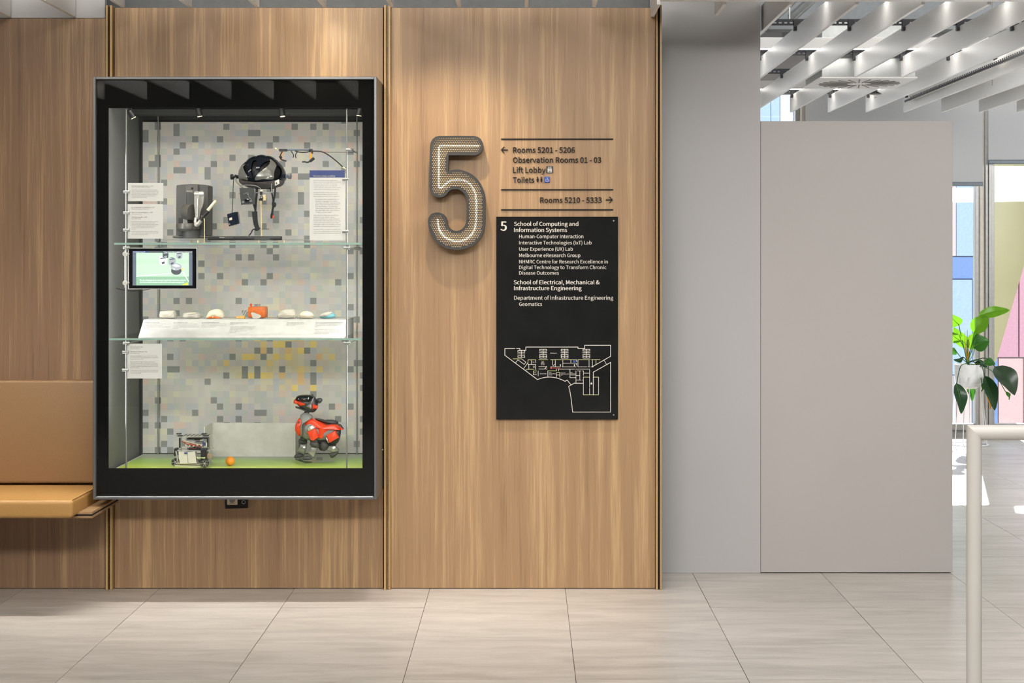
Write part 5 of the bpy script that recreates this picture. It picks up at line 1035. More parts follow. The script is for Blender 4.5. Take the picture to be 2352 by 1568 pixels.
D('chest_collar', ((400, 480), (470, 450), (560, 468), (615, 530), (520, 590), (450, 660), (425, 780), (440, 870), (400, 880), (360, 800), (350, 640), (385, 540)), 0.036, M['mgrey'], -0.006, .4)
D('chest_plate', ((378, 540), (430, 572), (432, 640), (410, 700), (412, 800), (395, 868), (350, 855), (300, 770), (300, 680), (332, 600)), 0.030, M['red'], -0.016, .38)
b = B(); lathe(b, [(0.001, -0.004), (0.004, -0.003), (0.004, 0.002)], P(*g8(366, 622), Y-0.045), 12, 'Y'); obj('chest_button', b, M['dgrey'], dog, True)
D('back_pack', ((800, 600), (862, 575), (1050, 592), (1068, 655), (960, 655), (880, 648), (700, 575), (660, 550), (720, 560)), 0.030, M['dgrey_dk'], 0.004, .3)
D('tail', ((1068, 650), (1110, 655), (1150, 700), (1176, 752), (1130, 740), (1080, 700)), 0.010, M['dgrey_dk'], 0.0)
D('neck', ((480, 420), (560, 425), (550, 470), (585, 520), (500, 520), (440, 540), (410, 500), (450, 455)), 0.016, M['dgrey_dk'], 0.0)
D('skull', ((305, 195), (350, 140), (460, 126), (560, 128), (640, 158), (692, 225), (712, 330), (700, 375), (640, 440), (560, 442), (480, 405), (400, 360), (350, 320), (300, 250)), 0.034, M['dgrey_dk'], 0.0, .45)
D('visor', ((303, 198), (350, 141), (460, 125), (590, 132), (628, 185), (600, 250), (568, 275), (480, 262), (400, 244), (340, 236)), 0.034, M['black_gloss'], -0.006, .4)
D('muzzle', ((268, 276), (290, 208), (340, 234), (400, 246), (480, 268), (566, 282), (480, 322), (380, 328), (350, 300)), 0.027, M['red'], -0.012, .4)
D('cheek_panel', ((608, 284), (712, 330), (702, 380), (610, 384)), 0.020, M['red'], -0.020, .3, n=1)
D('cheek', ((480, 322), (566, 284), (606, 290), (606, 384), (560, 370)), 0.020, M['mgrey'], -0.016, .3, n=2)
D('jaw', ((303, 335), (345, 345), (470, 385), (545, 410), (520, 440), (440, 408), (345, 376), (308, 360)), 0.016, M['dgrey_dk'], -0.006, .4)
D('ear', ((680, 212), (725, 185), (775, 195), (788, 230), (760, 270), (712, 288), (695, 250)), 0.010, M['dgrey_dk'], -0.024, .5)
D('ear', ((590, 132), (600, 116), (620, 122), (622, 150)), 0.008, M['dgrey_dk'], 0.018, .5)
D('head_seam', ((628, 180), (634, 182), (615, 240), (575, 285), (566, 282), (605, 238)), 0.004, M['silver'], -0.040, .3)
# shoulder and haunch
b = B(); tube(b, [P(*g8(560, 740), Y-0.05), P(*g8(560, 740), Y-0.03)], 0.021, 28); obj('shoulder_ring', b, M['mgrey'], dog, True)
D('shoulder_joint', ((512, 735), (600, 665), (650, 700), (660, 730), (560, 785), (530, 775)), 0.016, M['chrome_dull'], -0.054, .35, n=2)
D('upper_front_leg', ((515, 795), (670, 724), (732, 893), (628, 965), (575, 945)), 0.018, M['red'], -0.056, .22, n=1)
D('haunch_panel', ((855, 855), (1030, 765), (1090, 900), (920, 1000)), 0.018, M['red'], -0.050, .22, n=1)
D('haunch_edge', ((852, 895), (875, 890), (915, 985), (905, 998), (885, 985)), 0.016, M['chrome_dull'], -0.052, .3, n=1)
D('haunch', ((830, 880), (900, 800), (1040, 740), (1118, 760), (1110, 880), (1070, 990), (1000, 1010), (870, 985)), 0.030, M['dgrey_dk'], -0.014, .35)
def leg(knee, shin, paw, dy, T=0.014, hn='leg'):
    k = D(hn, shin, T, M['silver_leg'], dy, .3, n=1)
    b = B(); blob(b, [g8(*q) for q in knee], Y+dy, T*1.15, 3, 9, .5); obj('knee_joint', b, M['dgrey'], k, True)
    b = B(); blob(b, [g8(*q) for q in paw], Y+dy-0.004, T*1.1, 3, 9, .5); obj('paw', b, M['dgrey'], k, True)
    return k
leg(((355, 960), (385, 915), (470, 930), (515, 970), (505, 1010), (440, 1015), (375, 1005)), ((390, 1012), (510, 1005), (495, 1130), (460, 1220), (335, 1150), (385, 1060)), ((285, 1270), (285, 1220), (330, 1188), (400, 1190), (460, 1225), (430, 1250), (350, 1262)), 0.030)
leg(((560, 1010), (590, 962), (680, 965), (725, 1010), (720, 1070), (640, 1070), (580, 1050)), ((585, 1055), (712, 1078), (640, 1275), (515, 1170)), ((437, 1290), (440, 1250), (500, 1225), (560, 1230), (612, 1282), (540, 1300), (470, 1302)), -0.036)
leg(((755, 1040), (780, 975), (850, 970), (895, 1010), (895, 1070), (830, 1140), (780, 1120)), ((860, 1120), (905, 1045), (1030, 1045), (1090, 1105), (1080, 1150), (980, 1170)), ((925, 1180), (1000, 1168), (1085, 1155), (1040, 1215), (975, 1268), (930, 1250)), -0.034)
D('upper_leg', ((395, 850), (500, 890), (515, 960), (400, 965)), 0.014, M['dgrey_dk'], 0.022, .4, n=2)
D('upper_leg', ((560, 915), (690, 925), (700, 1000), (590, 1000)), 0.014, M['dgrey_dk'], -0.036, .4, n=2)
D('leg', ((700, 985), (790, 980), (800, 1135), (720, 1100)), 0.012, M['dgrey_dk'], 0.022, .3, n=2)
D('belly', ((690, 940), (830, 930), (900, 980), (1030, 1010), (1020, 1045), (900, 1045), (760, 1000), (700, 975)), 0.026, M['dgrey_dk'], 0.004, .35)
# ============================================================ BENCH
t = thing('upholstered_bench', 'tan leather bench with matching backrest built against the timber wall', 'bench', (-2.3, 7.2, 0.0))
xl = -3.6
ybk = 7.36
xb1 = P(246, 0, 7.40).x
b = B(); box(b, xl, xb1, ybk, 7.438, P(0, 1110, ybk).z, P(0, 874, ybk).z, 0.012, 4); obj('backrest', b, M['leather_back'], t, True)
yf = 6.885; xr = P(166, 0, yf).x; zt_ = P(0, 1149, yf).z; zb_ = P(0, 1190, yf).z
b = B(); box(b, xl, xr, yf, ybk+0.004, zb_, zt_, 0.016, 5); cu = obj('seat_cushion', b, M['leather'], t, True)
# slight crown on the seat and soft rounding at the corner
for v in cu.data.vertices:
    pass
b = B(); tube(b, [(xr+ORG[t].x*0-0.0155, yf-0.0004+0.012, zb_+0.02), (xr-0.0155, yf+0.0028, zb_+0.03), (xr-0.0155, yf+0.0028, zt_-0.02), (xr-0.010, yf+0.012, zt_-0.006), (xr-0.006, yf+0.03, zt_-0.002), (xr-0.004, ybk-0.02, zt_-0.002)], 0.0012, 6); obj('seam', b, M['stitch'], cu, True)
# timber plinth boards below the cushion
yp0 = 6.985; xp = P(211.5, 0, yp0).x
b = B(); box(b, xl, xp, yp0, 7.436, P(0, 1181, yp0).z, P(0, 1175.5, yp0).z, 0.0008, 1); obj('upper_board', b, M['plank'], t)
b = B(); box(b, xl, xp-0.002, yp0+0.006, 7.436, P(0, 1185, yp0).z, P(0, 1181, yp0).z); obj('shadow_gap', b, M['gap'], t)
b = B(); box(b, xl, xp, yp0, 7.436, P(0, 1190, yp0).z, P(0, 1185, yp0).z, 0.0008, 1); obj('lower_board', b, M['plank'], t)

# ============================================================ ILLUMINATED NUMBER
YS = 7.350
sg5 = thing('illuminated_number', 'large perforated grey number 5 lit from inside by a glowing line', 'illuminated sign', P(1050, 573, 7.42))
def s5(x, y): return (960+x/4.9, 290+y/4.9)
outer = [(135, 225), (142, 185), (165, 143), (198, 117), (235, 108), (430, 107), (630, 108), (672, 117), (705, 141), (727, 178), (733, 218), (727, 258), (705, 294), (675, 318), (640, 326), (345, 325), (340, 506)]
curve = [(375, 493), (420, 486), (470, 488), (520, 500), (575, 522), (625, 553), (668, 594), (702, 640), (730, 700), (750, 762), (758, 850), (757, 960), (756, 1080), (750, 1140), (738, 1195), (712, 1250), (680, 1293), (640, 1328), (590, 1357), (520, 1380), (430, 1390), (330, 1376), (240, 1332), (190, 1285), (150, 1225), (125, 1155), (113, 1085), (117, 1040), (135, 1003), (170, 977), (220, 969), (268, 980), (303, 1008), (321, 1050), (328, 1090), (345, 1130), (375, 1160), (430, 1177), (485, 1162), (520, 1128), (540, 1085), (546, 1040), (547, 850), (543, 810), (528, 770), (500, 737), (470, 716), (440, 707), (400, 708), (370, 716), (342, 740), (325, 762), (300, 784), (265, 798), (230, 800), (190, 788), (155, 757), (135, 715), (128, 675), (130, 450)]
O5 = [s5(*q) for q in outer+[(v.x, v.y) for v in spline([(x, y, 0) for x, y in curve], 3)]]; O5 = [(q[0], q[1]) for q in O5]
O5w = [(P(x, y, YS).x, P(x, y, YS).z) for x, y in O5]
# perforated face
def dist_edge(px, py, poly):
    d = 1e9
    for i in range(len(poly)):
        ax, ay = poly[i-1]; bx, by = poly[i]; vx, vy = bx-ax, by-ay; L2 = vx*vx+vy*vy
        tt = 0 if L2 == 0 else max(0, min(1, ((px-ax)*vx+(py-ay)*vy)/L2)); d = min(d, math.hypot(px-ax-tt*vx, py-ay-tt*vy))
    return d
holes = []; row = 0; yy = 306.0
while yy < 575:
    xx = 984+(2.0 if row % 2 else 0)
    while xx < 1118:
        if inpoly(xx, yy, O5) and dist_edge(xx, yy, O5) > 6.2: holes.append((xx, yy))
        xx += 4.02
    yy += 4.13; row += 1
pv = [Vector(q) for q in O5]; pe = [(i, (i+1) % len(pv)) for i in range(len(pv))]; HRAD = 1.28
for hx, hy in holes:
    s_ = len(pv)
    for k in range(7): pv.append(Vector((hx+HRAD*math.cos(2*math.pi*k/7), hy+HRAD*math.sin(2*math.pi*k/7))))
    pe += [(s_+k, s_+(k+1) % 7) for k in range(7)]
res = delaunay_2d_cdt(pv, pe, [], 1, 1e-5)
hs = {}
for hx, hy in holes: hs.setdefault((int(hx//5), int(hy//5)), []).append((hx, hy))
b = B(); vv = [b.verts.new(P(q[0], q[1], YS)) for q in res[0]]
for f in res[2]:
    cx_ = sum(res[0][i][0] for i in f)/3; cy_ = sum(res[0][i][1] for i in f)/3
    if not inpoly(cx_, cy_, O5): continue
    inside = any((cx_-a)**2+(cy_-c)**2 < (HRAD*0.97)**2 for i in (-1, 0, 1) for j in (-1, 0, 1) for a, c in hs.get((int(cx_//5)+i, int(cy_//5)+j), []))
    if not inside: b.faces.new([vv[i] for i in f])
for v in [v for v in b.verts if not v.link_faces]: b.verts.remove(v)
bmesh.ops.recalc_face_normals(b, faces=b.faces)
r_ = bmesh.ops.extrude_face_region(b, geom=b.faces[:]); bmesh.ops.translate(b, verts=[g for g in r_['geom'] if isinstance(g, bmesh.types.BMVert)], vec=(0, 0.0015, 0))
obj('perforated_face', b, M['sign_grey'], sg5)
# return (side wall) and back
b = B(); n = len(O5w)
for k in range(n):
    a, c = O5w[k], O5w[(k+1) % n]
    b.faces.new([b.verts.new(q) for q in ((a[0], YS-0.001, a[1]), (c[0], YS-0.001, c[1]), (c[0], 7.428, c[1]), (a[0], 7.428, a[1]))])
bmesh.ops.remove_doubles(b, verts=b.verts, dist=1e-5); bmesh.ops.recalc_face_normals(b, faces=b.faces); bmesh.ops.solidify(b, geom=b.faces[:], thickness=0.0012); obj('side_return', b, M['sign_grey'], sg5)
b = B(); prism(b, O5w, 7.415, 7.418); obj('back_tray', b, M['sign_inner'], sg5)
path = [(690, 216), (500, 216), (300, 215), (262, 218), (240, 232), (236, 262), (235, 450), (234, 620), (236, 672), (248, 692), (266, 692), (284, 676), (320, 640), (370, 610), (440, 598), (520, 611), (590, 655), (638, 735), (655, 830), (657, 930), (653, 1080), (624, 1185), (565, 1255), (500, 1284), (440, 1291), (370, 1279), (300, 1242), (250, 1180), (227, 1110), (222, 1040)]
b = B(); tube(b, spline([P(*s5(*q), 7.385) for q in path], 4), 0.0036, 8); obj('light_line', b, M['led'], sg5, True)
for q in ((690, 216), (235, 450), (655, 1000), (440, 1291)):
    b = B(); tube(b, [P(*s5(*q), 7.385)+Vector((0.004, 0.004, 0)), P(*s5(*q), 7.415)+Vector((0.004, 0, 0))], 0.002, 6); obj('line_clip', b, M['white_plastic'], sg5)
b = B()
for q in ((250, 230), (600, 1300)): c = P(*s5(*q), 7.42); tube(b, [(c.x, 7.418, c.z), (c.x, 7.44, c.z)], 0.006, 10)
obj('stand_off', b, M['steel'], sg5)

# ============================================================ WALL LETTERING
def s1(x, y): return (960+x/4.9, 290+y/4.9)
YT = 7.432
LET = M['cut_black']
def wall_text(s, x0, x1, yb, cap, lab, extra=None):
    t = thing('wall_lettering', lab, 'lettering', P((x0+x1)/2, yb, 7.44), 'raised dark lettering on the timber sign wall')
    b = B(); ptext(b, s, x0, x1, yb, cap, YT, thick=0.006, bold=0.004, res=3)
    letters('letter', b, LET, t)
    if extra: extra(t)
    return t
def arrow(px0, px1, py, left, t):
    b = B(); tip, tail = (px0, px1) if left else (px1, px0); s_ = 1 if left else -1
    pprism(b, [(tip+s_*1.2, py-1.0), (tail, py-1.0), (tail, py+1.0), (tip+s_*1.2, py+1.0)], YT, YT+0.006)
    pprism(b, [(tip, py), (tip+s_*6.6, py-7.4), (tip+s_*8.6, py-7.2), (tip+s_*2.9, py), (tip+s_*8.6, py+7.2), (tip+s_*6.6, py+7.4)], YT-0.0002, YT+0.006); obj('arrow', b, LET, t)
wall_text('Rooms 5201 - 5206', 1178.3, 1320.5, 350.3, 12.3, 'dark raised lettering reading Rooms 5201 - 5206 with a left arrow', lambda t: arrow(1150.5, 1166.5, 344, True, t))
wall_text('Observation Rooms 01 - 03', 1178.3, 1381, 373.2, 12.3, 'dark raised lettering reading Observation Rooms 01 - 03')
def lift_icon(t):
    b = B(); pbox(b, 1255, 1270, 381.5, 397, 7.4325, 7.4395, 0.001, 1); o = obj('icon_tile', b, M['icon_dark'], t)
    b = B(); pbox(b, 1257.8, 1267.3, 386.5, 396, 7.4320, 7.4328, 0.0008, 2); obj('lift_car', b, M['white_plastic'], o)
    b = B(); pbox(b, 1259.5, 1265.7, 388, 389, 7.4316, 7.4322); 
    for k in range(3): pbox(b, 1260+2*k, 1261.2+2*k, 391.5, 394.8, 7.4316, 7.4322)
    obj('car_marks', b, M['icon_dark'], o)
    b = B(); pprism(b, [(1258.4, 384.8), (1260.4, 382.4), (1262.4, 384.8), (1260.9, 384.8), (1260.9, 386), (1259.9, 386), (1259.9, 384.8)], 7.4320, 7.4327); pprism(b, [(1262.9, 383.6), (1264.4, 383.6), (1264.4, 382.4), (1265.4, 382.4), (1265.4, 383.6), (1266.9, 383.6), (1264.9, 386)], 7.4320, 7.4327); obj('lift_arrows', b, M['white_plastic'], o)
wall_text('Lift Lobby', 1178.3, 1253, 396.2, 12.3, 'dark raised lettering reading Lift Lobby with a lift pictogram', lift_icon)
def wc_icons(t):
    for cx_, wd in ((1235.0, 2.9), (1243.6, 2.4)):
        b = B(); c = P(cx_, 407, 7.4345); lathe(b, [(0.0024, -0.002), (0.0024, 0.004)], c, 14, 'Y'); pprism(b, [(cx_-1.2, 409.2), (cx_+1.2, 409.2), (cx_+wd, 412.5), (cx_+1.2, 417.8), (cx_-1.2, 417.8), (cx_-wd, 412.5)], YT, YT+0.006); obj('toilet_figure', b, LET, t)
    b = B(); pbox(b, 1250, 1263, 405.8, 419, 7.4325, 7.4395, 0.0006, 1); o = obj('access_tile', b, M['icon_blue'], t)
    b = B(); c = P(1257.3, 408.3, 7.432); lathe(b, [(0.0017, -0.0006), (0.0017, 0.0004)], c, 12, 'Y'); tube(b, [P(1257.3, 409.5, 7.432), P(1257.3, 412.5, 7.432), P(1260.2, 412.8, 7.432), P(1261.3, 416, 7.432)], 0.0008, 6)
    cc = P(1256.2, 414.2, 7.432); r0 = S(2.9, 7.44); tube(b, [cc+Vector((r0*math.cos(a), 0, r0*math.sin(a))) for a in [math.radians(110+25*k) for k in range(11)]], 0.0008, 6); obj('wheelchair_symbol', b, M['white_plastic'], o)
wall_text('Toilets', 1178.3, 1227, 419.0, 12.3, 'dark raised lettering reading Toilets with toilet and wheelchair pictograms', wc_icons)
wall_text('Rooms 5210 - 5333', 1240.5, 1382, 465.3, 12.3, 'dark raised lettering reading Rooms 5210 - 5333 with a right arrow', lambda t: arrow(1391.5, 1408, 458.8, False, t))
for y0, lab in ((317.8, 'thin dark horizontal bar above the Rooms 5201 lettering'), (434.0, 'thin dark horizontal bar between the Toilets and Rooms 5210 lettering'), (480.2, 'thin dark horizontal bar just above the black directory board')):
    b = B(); pbox(b, 1151, 1408.5, y0, y0+2.6, YT, 7.4395, 0.0004, 1); tag(obj('sign_bar', b, LET), lab, 'sign bar', 'dark bars dividing the wall lettering')

# ============================================================ DIRECTORY BOARD
YD = 7.424
db = thing('directory_board', 'glossy black directory board with white text and a floor plan', 'sign board', P(1279.5, 963, 7.432))
b = B(); pbox(b, 1140, 1419.5, 497.5, 963, YD, YD+0.012, 0.0008, 1); obj('board_panel', b, M['board'], db)
def s2(x, y): return (1120+x/6.534, 480+y/6.534)
def bt_(s, x0, x1, yb, cap, bold=0.0):
    b = B(); ptext(b, s, s2(x0, 0)[0], s2(x1, 0)[0], s2(0, yb)[1], cap/6.534, YD-0.0008, bold=bold, res=3); obj('printed_line', b, M['white_print'], db)
bt_('5', 192, 288, 322, 137, .012)
bt_('School of Computing and', 397, 1362, 252, 60, .009); bt_('Information Systems', 397, 1194, 343, 60, .009)
for s_, x1_, y_ in (('Human-Computer Interaction', 1438, 436), ('Interactive Technologies (IxT) Lab', 1560, 530), ('User Experience (UX) Lab', 1280, 625), ('Melbourne eResearch Group', 1392, 720), ('NHMRC Centre for Research Excellence in', 1804, 815), ('Digital Technology to Transform Chronic', 1782, 900), ('Disease Outcomes', 1069, 984)): bt_(s_, 473, x1_, y_, 52, .003)
bt_('School of Electrical, Mechanical &', 392, 1682, 1128, 60, .009); bt_('Infrastructure Engineering', 397, 1412, 1216, 60, .009)
bt_('Department of Infrastructure Engineering', 399, 1885, 1360, 58, .003); bt_('Geomatics', 473, 817, 1452, 52, .003)
for q in ((1409.5, 507), (1409.5, 952.5)):
    b = B(); lathe(b, [(0.0010, -0.002), (0.0030, -0.0018), (0.0034, 0.0)], P(q[0], q[1], YD), 16, 'Y'); obj('fixing_screw', b, M['steel'], db, True)
def s3(x, y): return (1130+x/7.84, 770+y/7.84)
def strokes(name, lines, wpx, m, dy=0.0008):
    b = B(); kk = 0
    for ln in lines:
        for i in range(len(ln)-1):
            kk += 1
            a, c = Vector(s3(*ln[i])), Vector(s3(*ln[i+1])); d = (c-a)
            if d.length == 0: continue
            d.normalize(); dz_ = dy+0.000012*kk; nrm = Vector((-d.y, d.x))*wpx/2; e = d*wpx/2
            b.faces.new([b.verts.new(P(q.x, q.y, YD-dz_)) for q in (a-e+nrm, c+e+nrm, c+e-nrm, a-e-nrm)])
    return obj(name, b, m, db)
arc = lambda x0, y0, x1, y1, x2, y2, n=12: [((1-t)**2*x0+2*t*(1-t)*x1+t*t*x2, (1-t)**2*y0+2*t*(1-t)*y1+t*t*y2) for t in [k/n for k in range(n+1)]]
strokes('plan_outline', [[(412, 236), (232, 236), (232, 358), (820, 796)], arc(820, 796, 1060, 690, 1316, 826), [(1316, 826), (1354, 804), (1420, 886)], [(1640, 862), (1482, 860), (1380, 918)], arc(1380, 918, 1420, 1040, 1452, 1380), [(1452, 1380), (2136, 1380), (2136, 486), (1824, 662), (1824, 1070)], [(445, 236), (502, 236), (502, 268), (610, 268), (610, 210), (1548, 210), (1548, 236), (1670, 236), (1670, 178), (2136, 178), (2136, 376), (1820, 556), (1820, 566), (1792, 566)]], 1.35, M['white_print'])
strokes('plan_walls', [[(425, 492), (468, 440), (580, 522), (610, 482), (530, 420)], [(566, 604), (648, 488)], [(604, 632), (624, 612)], [(648, 490), (648, 440)], [(648, 490), (648, 522), (786, 522), (786, 610), (776, 610)], [(786, 440), (786, 490)], [(710, 440), (710, 520)], [(664, 524), (664, 606)], [(800, 640), (746, 640), (746, 708), (800, 708)], [(832, 640), (832, 728)],
  [(844, 562), (990, 562), (950, 600)], [(844, 606), (994, 606)], [(1056, 566), (1240, 566)], [(1262, 566), (1520, 566)], [(1090, 440), (1090, 535)], [(1140, 440), (1140, 566)], [(1130, 520), (1102, 546)], [(1276, 440), (1276, 566)], [(1276, 500), (1520, 500)], [(1420, 440), (1420, 498)], [(1520, 436), (1520, 470)], [(1518, 500), (1518, 536)], [(1548, 440), (1548, 566), (1712, 566)], [(1748, 440), (1748, 566)], [(1730, 566), (1768, 566)], [(1808, 440), (1808, 566)], [(1872, 440), (1872, 520)], [(2020, 446), (2060, 520)],
  [(1006, 742), (1006, 640)], [(1160, 640), (1162, 606)], [(1200, 640), (1196, 608), (1484, 608)], [(1506, 608), (1758, 608), (1758, 930)], [(1160, 668), (1160, 752)], [(1222, 672), (1222, 752)], [(1162, 712), (1220, 712)], [(1404, 610), (1404, 760), (1512, 760)], [(1512, 640), (1512, 856)], [(1540, 640), (1604, 640)], [(1582, 642), (1582, 804)], [(1512, 722), (1580, 722)], [(1514, 804), (1604, 804)], [(1626, 640), (1648, 640), (1648, 718)], [(1628, 804), (1646, 804)], [(1646, 744), (1646, 1068)], [(1654, 680), (1756, 680)], [(1758, 950), (1758, 1068)], [(1918, 752), (1918, 1068)]], 1.0, M['white_print'])
for ln_ in ([[(380, 422), (530, 422)], [(648, 440), (786, 440)], [(844, 438), (1004, 438)], [(1056, 438), (1520, 438)], [(1548, 438), (1770, 438)], [(1792, 436), (1944, 436)], [(626, 610), (752, 610)], [(1006, 638), (1162, 638)], [(1162, 668), (1222, 668)], [(1648, 752), (1756, 752)], [(1828, 752), (1918, 752)], [(1646, 1068), (1918, 1068)], [(748, 640), (800, 640)]]): strokes('plan_accent_line', [ln_], 1.1, M['plan_green'], 0.0010)
for x0_, y0_, full in ((462, 268, 0), (856, 246, 1), (1242, 246, 1), (1634, 246, 1)):
    L_ = []; xa, xb = x0_+5, x0_+128; xm = (xa+xb)/2; h_ = 162 if full else 126
    L_ += [[(xm, y0_+4), (xm, y0_+h_)], [(xa, y0_+4), (xb, y0_+4)], [(xa, y0_+4), (xa, y0_+38)], [(xb, y0_+4), (xb, y0_+38)], [(xa+14, y0_+36), (xm-12, y0_+36)], [(xm+12, y0_+36), (xb-14, y0_+36)], [(xa-4, y0_+66), (xb+4, y0_+66)], [(xa+14, y0_+96), (xm-12, y0_+96)], [(xm+12, y0_+96), (xb-14, y0_+96)], [(xa, y0_+96), (xa, y0_+h_)], [(xb, y0_+96), (xb, y0_+h_)], [(xa, y0_+h_), (xb, y0_+h_)]]
    if full: L_ += [[(xa, y0_+130), (xb, y0_+130)]]
    strokes('plan_desk_cluster', L_, 1.15, M['white_print'], 0.0010)
def pt(s, x0, x1, yb, cap, m=M['white_print'], bold=.008): b = B(); ptext(b, s, s3(x0, 0)[0], s3(x1, 0)[0], s3(0, yb)[1], cap/7.84, YD-0.0022, bold=bold, res=1); obj('plan_label', b, m, db)
pt('Workspace', 1052, 1170, 328, 18); pt('5206', 893, 936, 474, 14); pt('Mgmt', 890, 938, 494, 14); pt('Meeting', 880, 950, 514, 14); pt('Room', 886, 944, 534, 14)
pt('Active Hub', 864, 980, 698, 18); pt('5210', 1028, 1070, 674, 14); pt('Observation', 1030, 1144, 696, 14); pt('Room', 1028, 1080, 718, 14)
pt('Interactive', 1240, 1326, 682, 14); pt('Technologies (IxT)', 1240, 1384, 702, 14); pt('Lab', 1240, 1266, 722, 14); pt('5211', 1412, 1450, 678, 14); pt('Teaching', 1414, 1500, 698, 14); pt('Workspace', 1414, 1500, 718, 14)
pt('5203', 760, 798, 680, 14); pt('5201', 728, 764, 488, 14); pt('5202', 736, 774, 562, 14); pt('Store', 736, 776, 584, 14)
pt('You are here', 1088, 1222, 598, 20, M['plan_red'])
b = B(); lathe(b, [(S(1.9, 7.4), -0.0002), (S(1.9, 7.4), 0.0006)], P(*s3(1066, 588), YD-0.0014), 16, 'Y'); obj('position_dot', b, M['plan_red'], db)
b = B(); q0, q1 = s3(1462, 448), s3(1506, 488); pbox(b, q0[0], q1[0], q0[1], q1[1], YD-0.0022, YD-0.0004); obj('plan_access_icon', b, M['icon_blue'], db)
for x_, y_ in ((1232, 538), (1484, 538)):
    b = B(); pprism(b, [s3(x_+a, y_+c) for a, c in ((-4, -20), (4, -20), (9, -2), (3, 22), (-3, 22), (-9, -2))], YD-0.0022, YD-0.0004); obj('plan_figure_icon', b, M['white_print'], db)
b = B(); pprism(b, [s3(1790+a, 864+c) for a, c in ((-14, 18), (-14, -6), (-7, -6), (-7, -18), (7, -18), (7, -6), (14, -6), (14, 18))], YD-0.0012, YD-0.0004); obj('plan_lift_icon', b, M['white_print'], db)

# ============================================================ HANDRAIL
YH = 5.35
hr = thing('handrail', 'thick off-white metal handrail with a mitred corner in front at the right', 'handrail', (P(2237, 0, YH).x, YH, 0.0))
rr = S(17.6, YH); pc = P(2237.3, 993, YH); n = 28
def mitre(bm, ax):
    r0, r1 = [], []
    for k in range(n):
        a = 2*math.pi*k/n; u, v = rr*math.cos(a), rr*math.sin(a)
        if ax == 'post': r0.append(bm.verts.new((pc.x+u, YH+v, pc.z-u*(-1)*-1))); r1.append(bm.verts.new((pc.x+u, YH+v, 0.0)))
        else: r0.append(bm.verts.new((pc.x-u, YH+v, pc.z+u))); r1.append(bm.verts.new((pc.x+3.0, YH+v, pc.z+u)))
    for k in range(n): bm.faces.new((r0[k], r0[(k+1) % n], r1[(k+1) % n], r1[k]))
    bm.faces.new(r0[::-1]); bm.faces.new(r1); bmesh.ops.recalc_face_normals(bm, faces=bm.faces); return bm
obj('post', mitre(B(), 'post'), M['rail_white'], hr, True); obj('top_rail', mitre(B(), 'rail'), M['rail_white'], hr, True)
b = B(); lathe(b, [(rr+0.03, 0.0), (rr+0.03, 0.006), (rr+0.001, 0.008)], (pc.x, YH, 0), 28); obj('floor_flange', b, M['rail_white'], hr, True)
b = B(); tube(b, [(pc.x+2.6, YH, 0), (pc.x+2.6, YH, pc.z-0.01)], rr, 20); obj('post', b, M['rail_white'], hr, True)

# ============================================================ PLANT ON WIRE STAND
YL = 13.1
sc_ = lambda px, py, dy=0.0: P(px, py, YL+dy)
pcx = P(2225, 0, YL).x
rf = P(0, 1011.5, YL).z
st = thing('plant_stand', 'thin white wire plant stand with a round floor ring by the windows', 'plant stand', (pcx, YL, 0.0))
def ring(bm, c, r_, t_, seg=32):
    m = 8; vs = []
    for i in range(seg):
        a = 2*math.pi*i/seg; vs.append([bm.verts.new((c[0]+(r_+t_*math.cos(q))*math.cos(a), c[1]+(r_+t_*math.cos(q))*math.sin(a), c[2]+t_*math.sin(q))) for q in [2*math.pi*k/m for k in range(m)]])
    for i in range(seg):
        for k in range(m): bm.faces.new((vs[i][k], vs[i][(k+1) % m], vs[(i+1) % seg][(k+1) % m], vs[(i+1) % seg][k]))
    bmesh.ops.recalc_face_normals(bm, faces=bm.faces); return bm
obj('floor_ring', ring(B(), (pcx, YL, 0.006), 0.150, 0.0045), M['white_metal'], st, True)
zpb = P(0, 893, YL).z; zpt = P(0, 836, YL).z
obj('pot_ring', ring(B(), (pcx, YL, zpb+0.03), 0.112, 0.0045), M['white_metal'], st, True)
for a in (0.35, 1.6, 2.7, 3.7, 4.5, 5.6):
    b = B(); tube(b, [(pcx+0.15*math.cos(a), YL+0.15*math.sin(a), 0.006), (pcx+0.112*math.cos(a), YL+0.112*math.sin(a), zpb+0.03), (pcx+0.116*math.cos(a), YL+0.116*math.sin(a), zpb+0.10)], 0.0036, 8); obj('leg', b, M['white_metal'], st, True)
pot = thing('potted_plant', 'leafy green potted plant in a white pot by the far windows', 'plant', (pcx, YL, zpb))
b = B(); lathe(b, [(0.02, zpb), (0.055, zpb+0.004), (0.085, zpb+0.022), (0.102, zpb+0.065), (0.108, zpb+0.11), (0.108, zpt), (0.103, zpt), (0.096, zpt-0.02), (0.02, zpt-0.025)], (pcx, YL, 0), 32); obj('pot', b, M['pot'], pot, True)
b = B(); lathe(b, [(0.005, zpt-0.012), (0.097, zpt-0.018), (0.097, zpt-0.02), (0.005, zpt-0.022)], (pcx, YL, 0), 24); obj('soil', b, mat('soil', srgb(70, 54, 40), 0.9, bump=.5), pot)
def leafmat(nm, c, tr=0.5):
    m = mat(nm, c, 0.32, var=0.10, scale=22, coat=0.15); nt = m.node_tree; p = nt.nodes['Principled BSDF']; out = nt.nodes['Material Output']
    tl = nt.nodes.new('ShaderNodeBsdfTranslucent'); tl.inputs[0].default_value = (c[0]*0.75, c[1]*0.85, c[2]*0.45, 1); mx = nt.nodes.new('ShaderNodeMixShader'); mx.inputs[0].default_value = tr
    nt.links.new(p.outputs[0], mx.inputs[1]); nt.links.new(tl.outputs[0], mx.inputs[2]); nt.links.new(mx.outputs[0], out.inputs['Surface']); return m
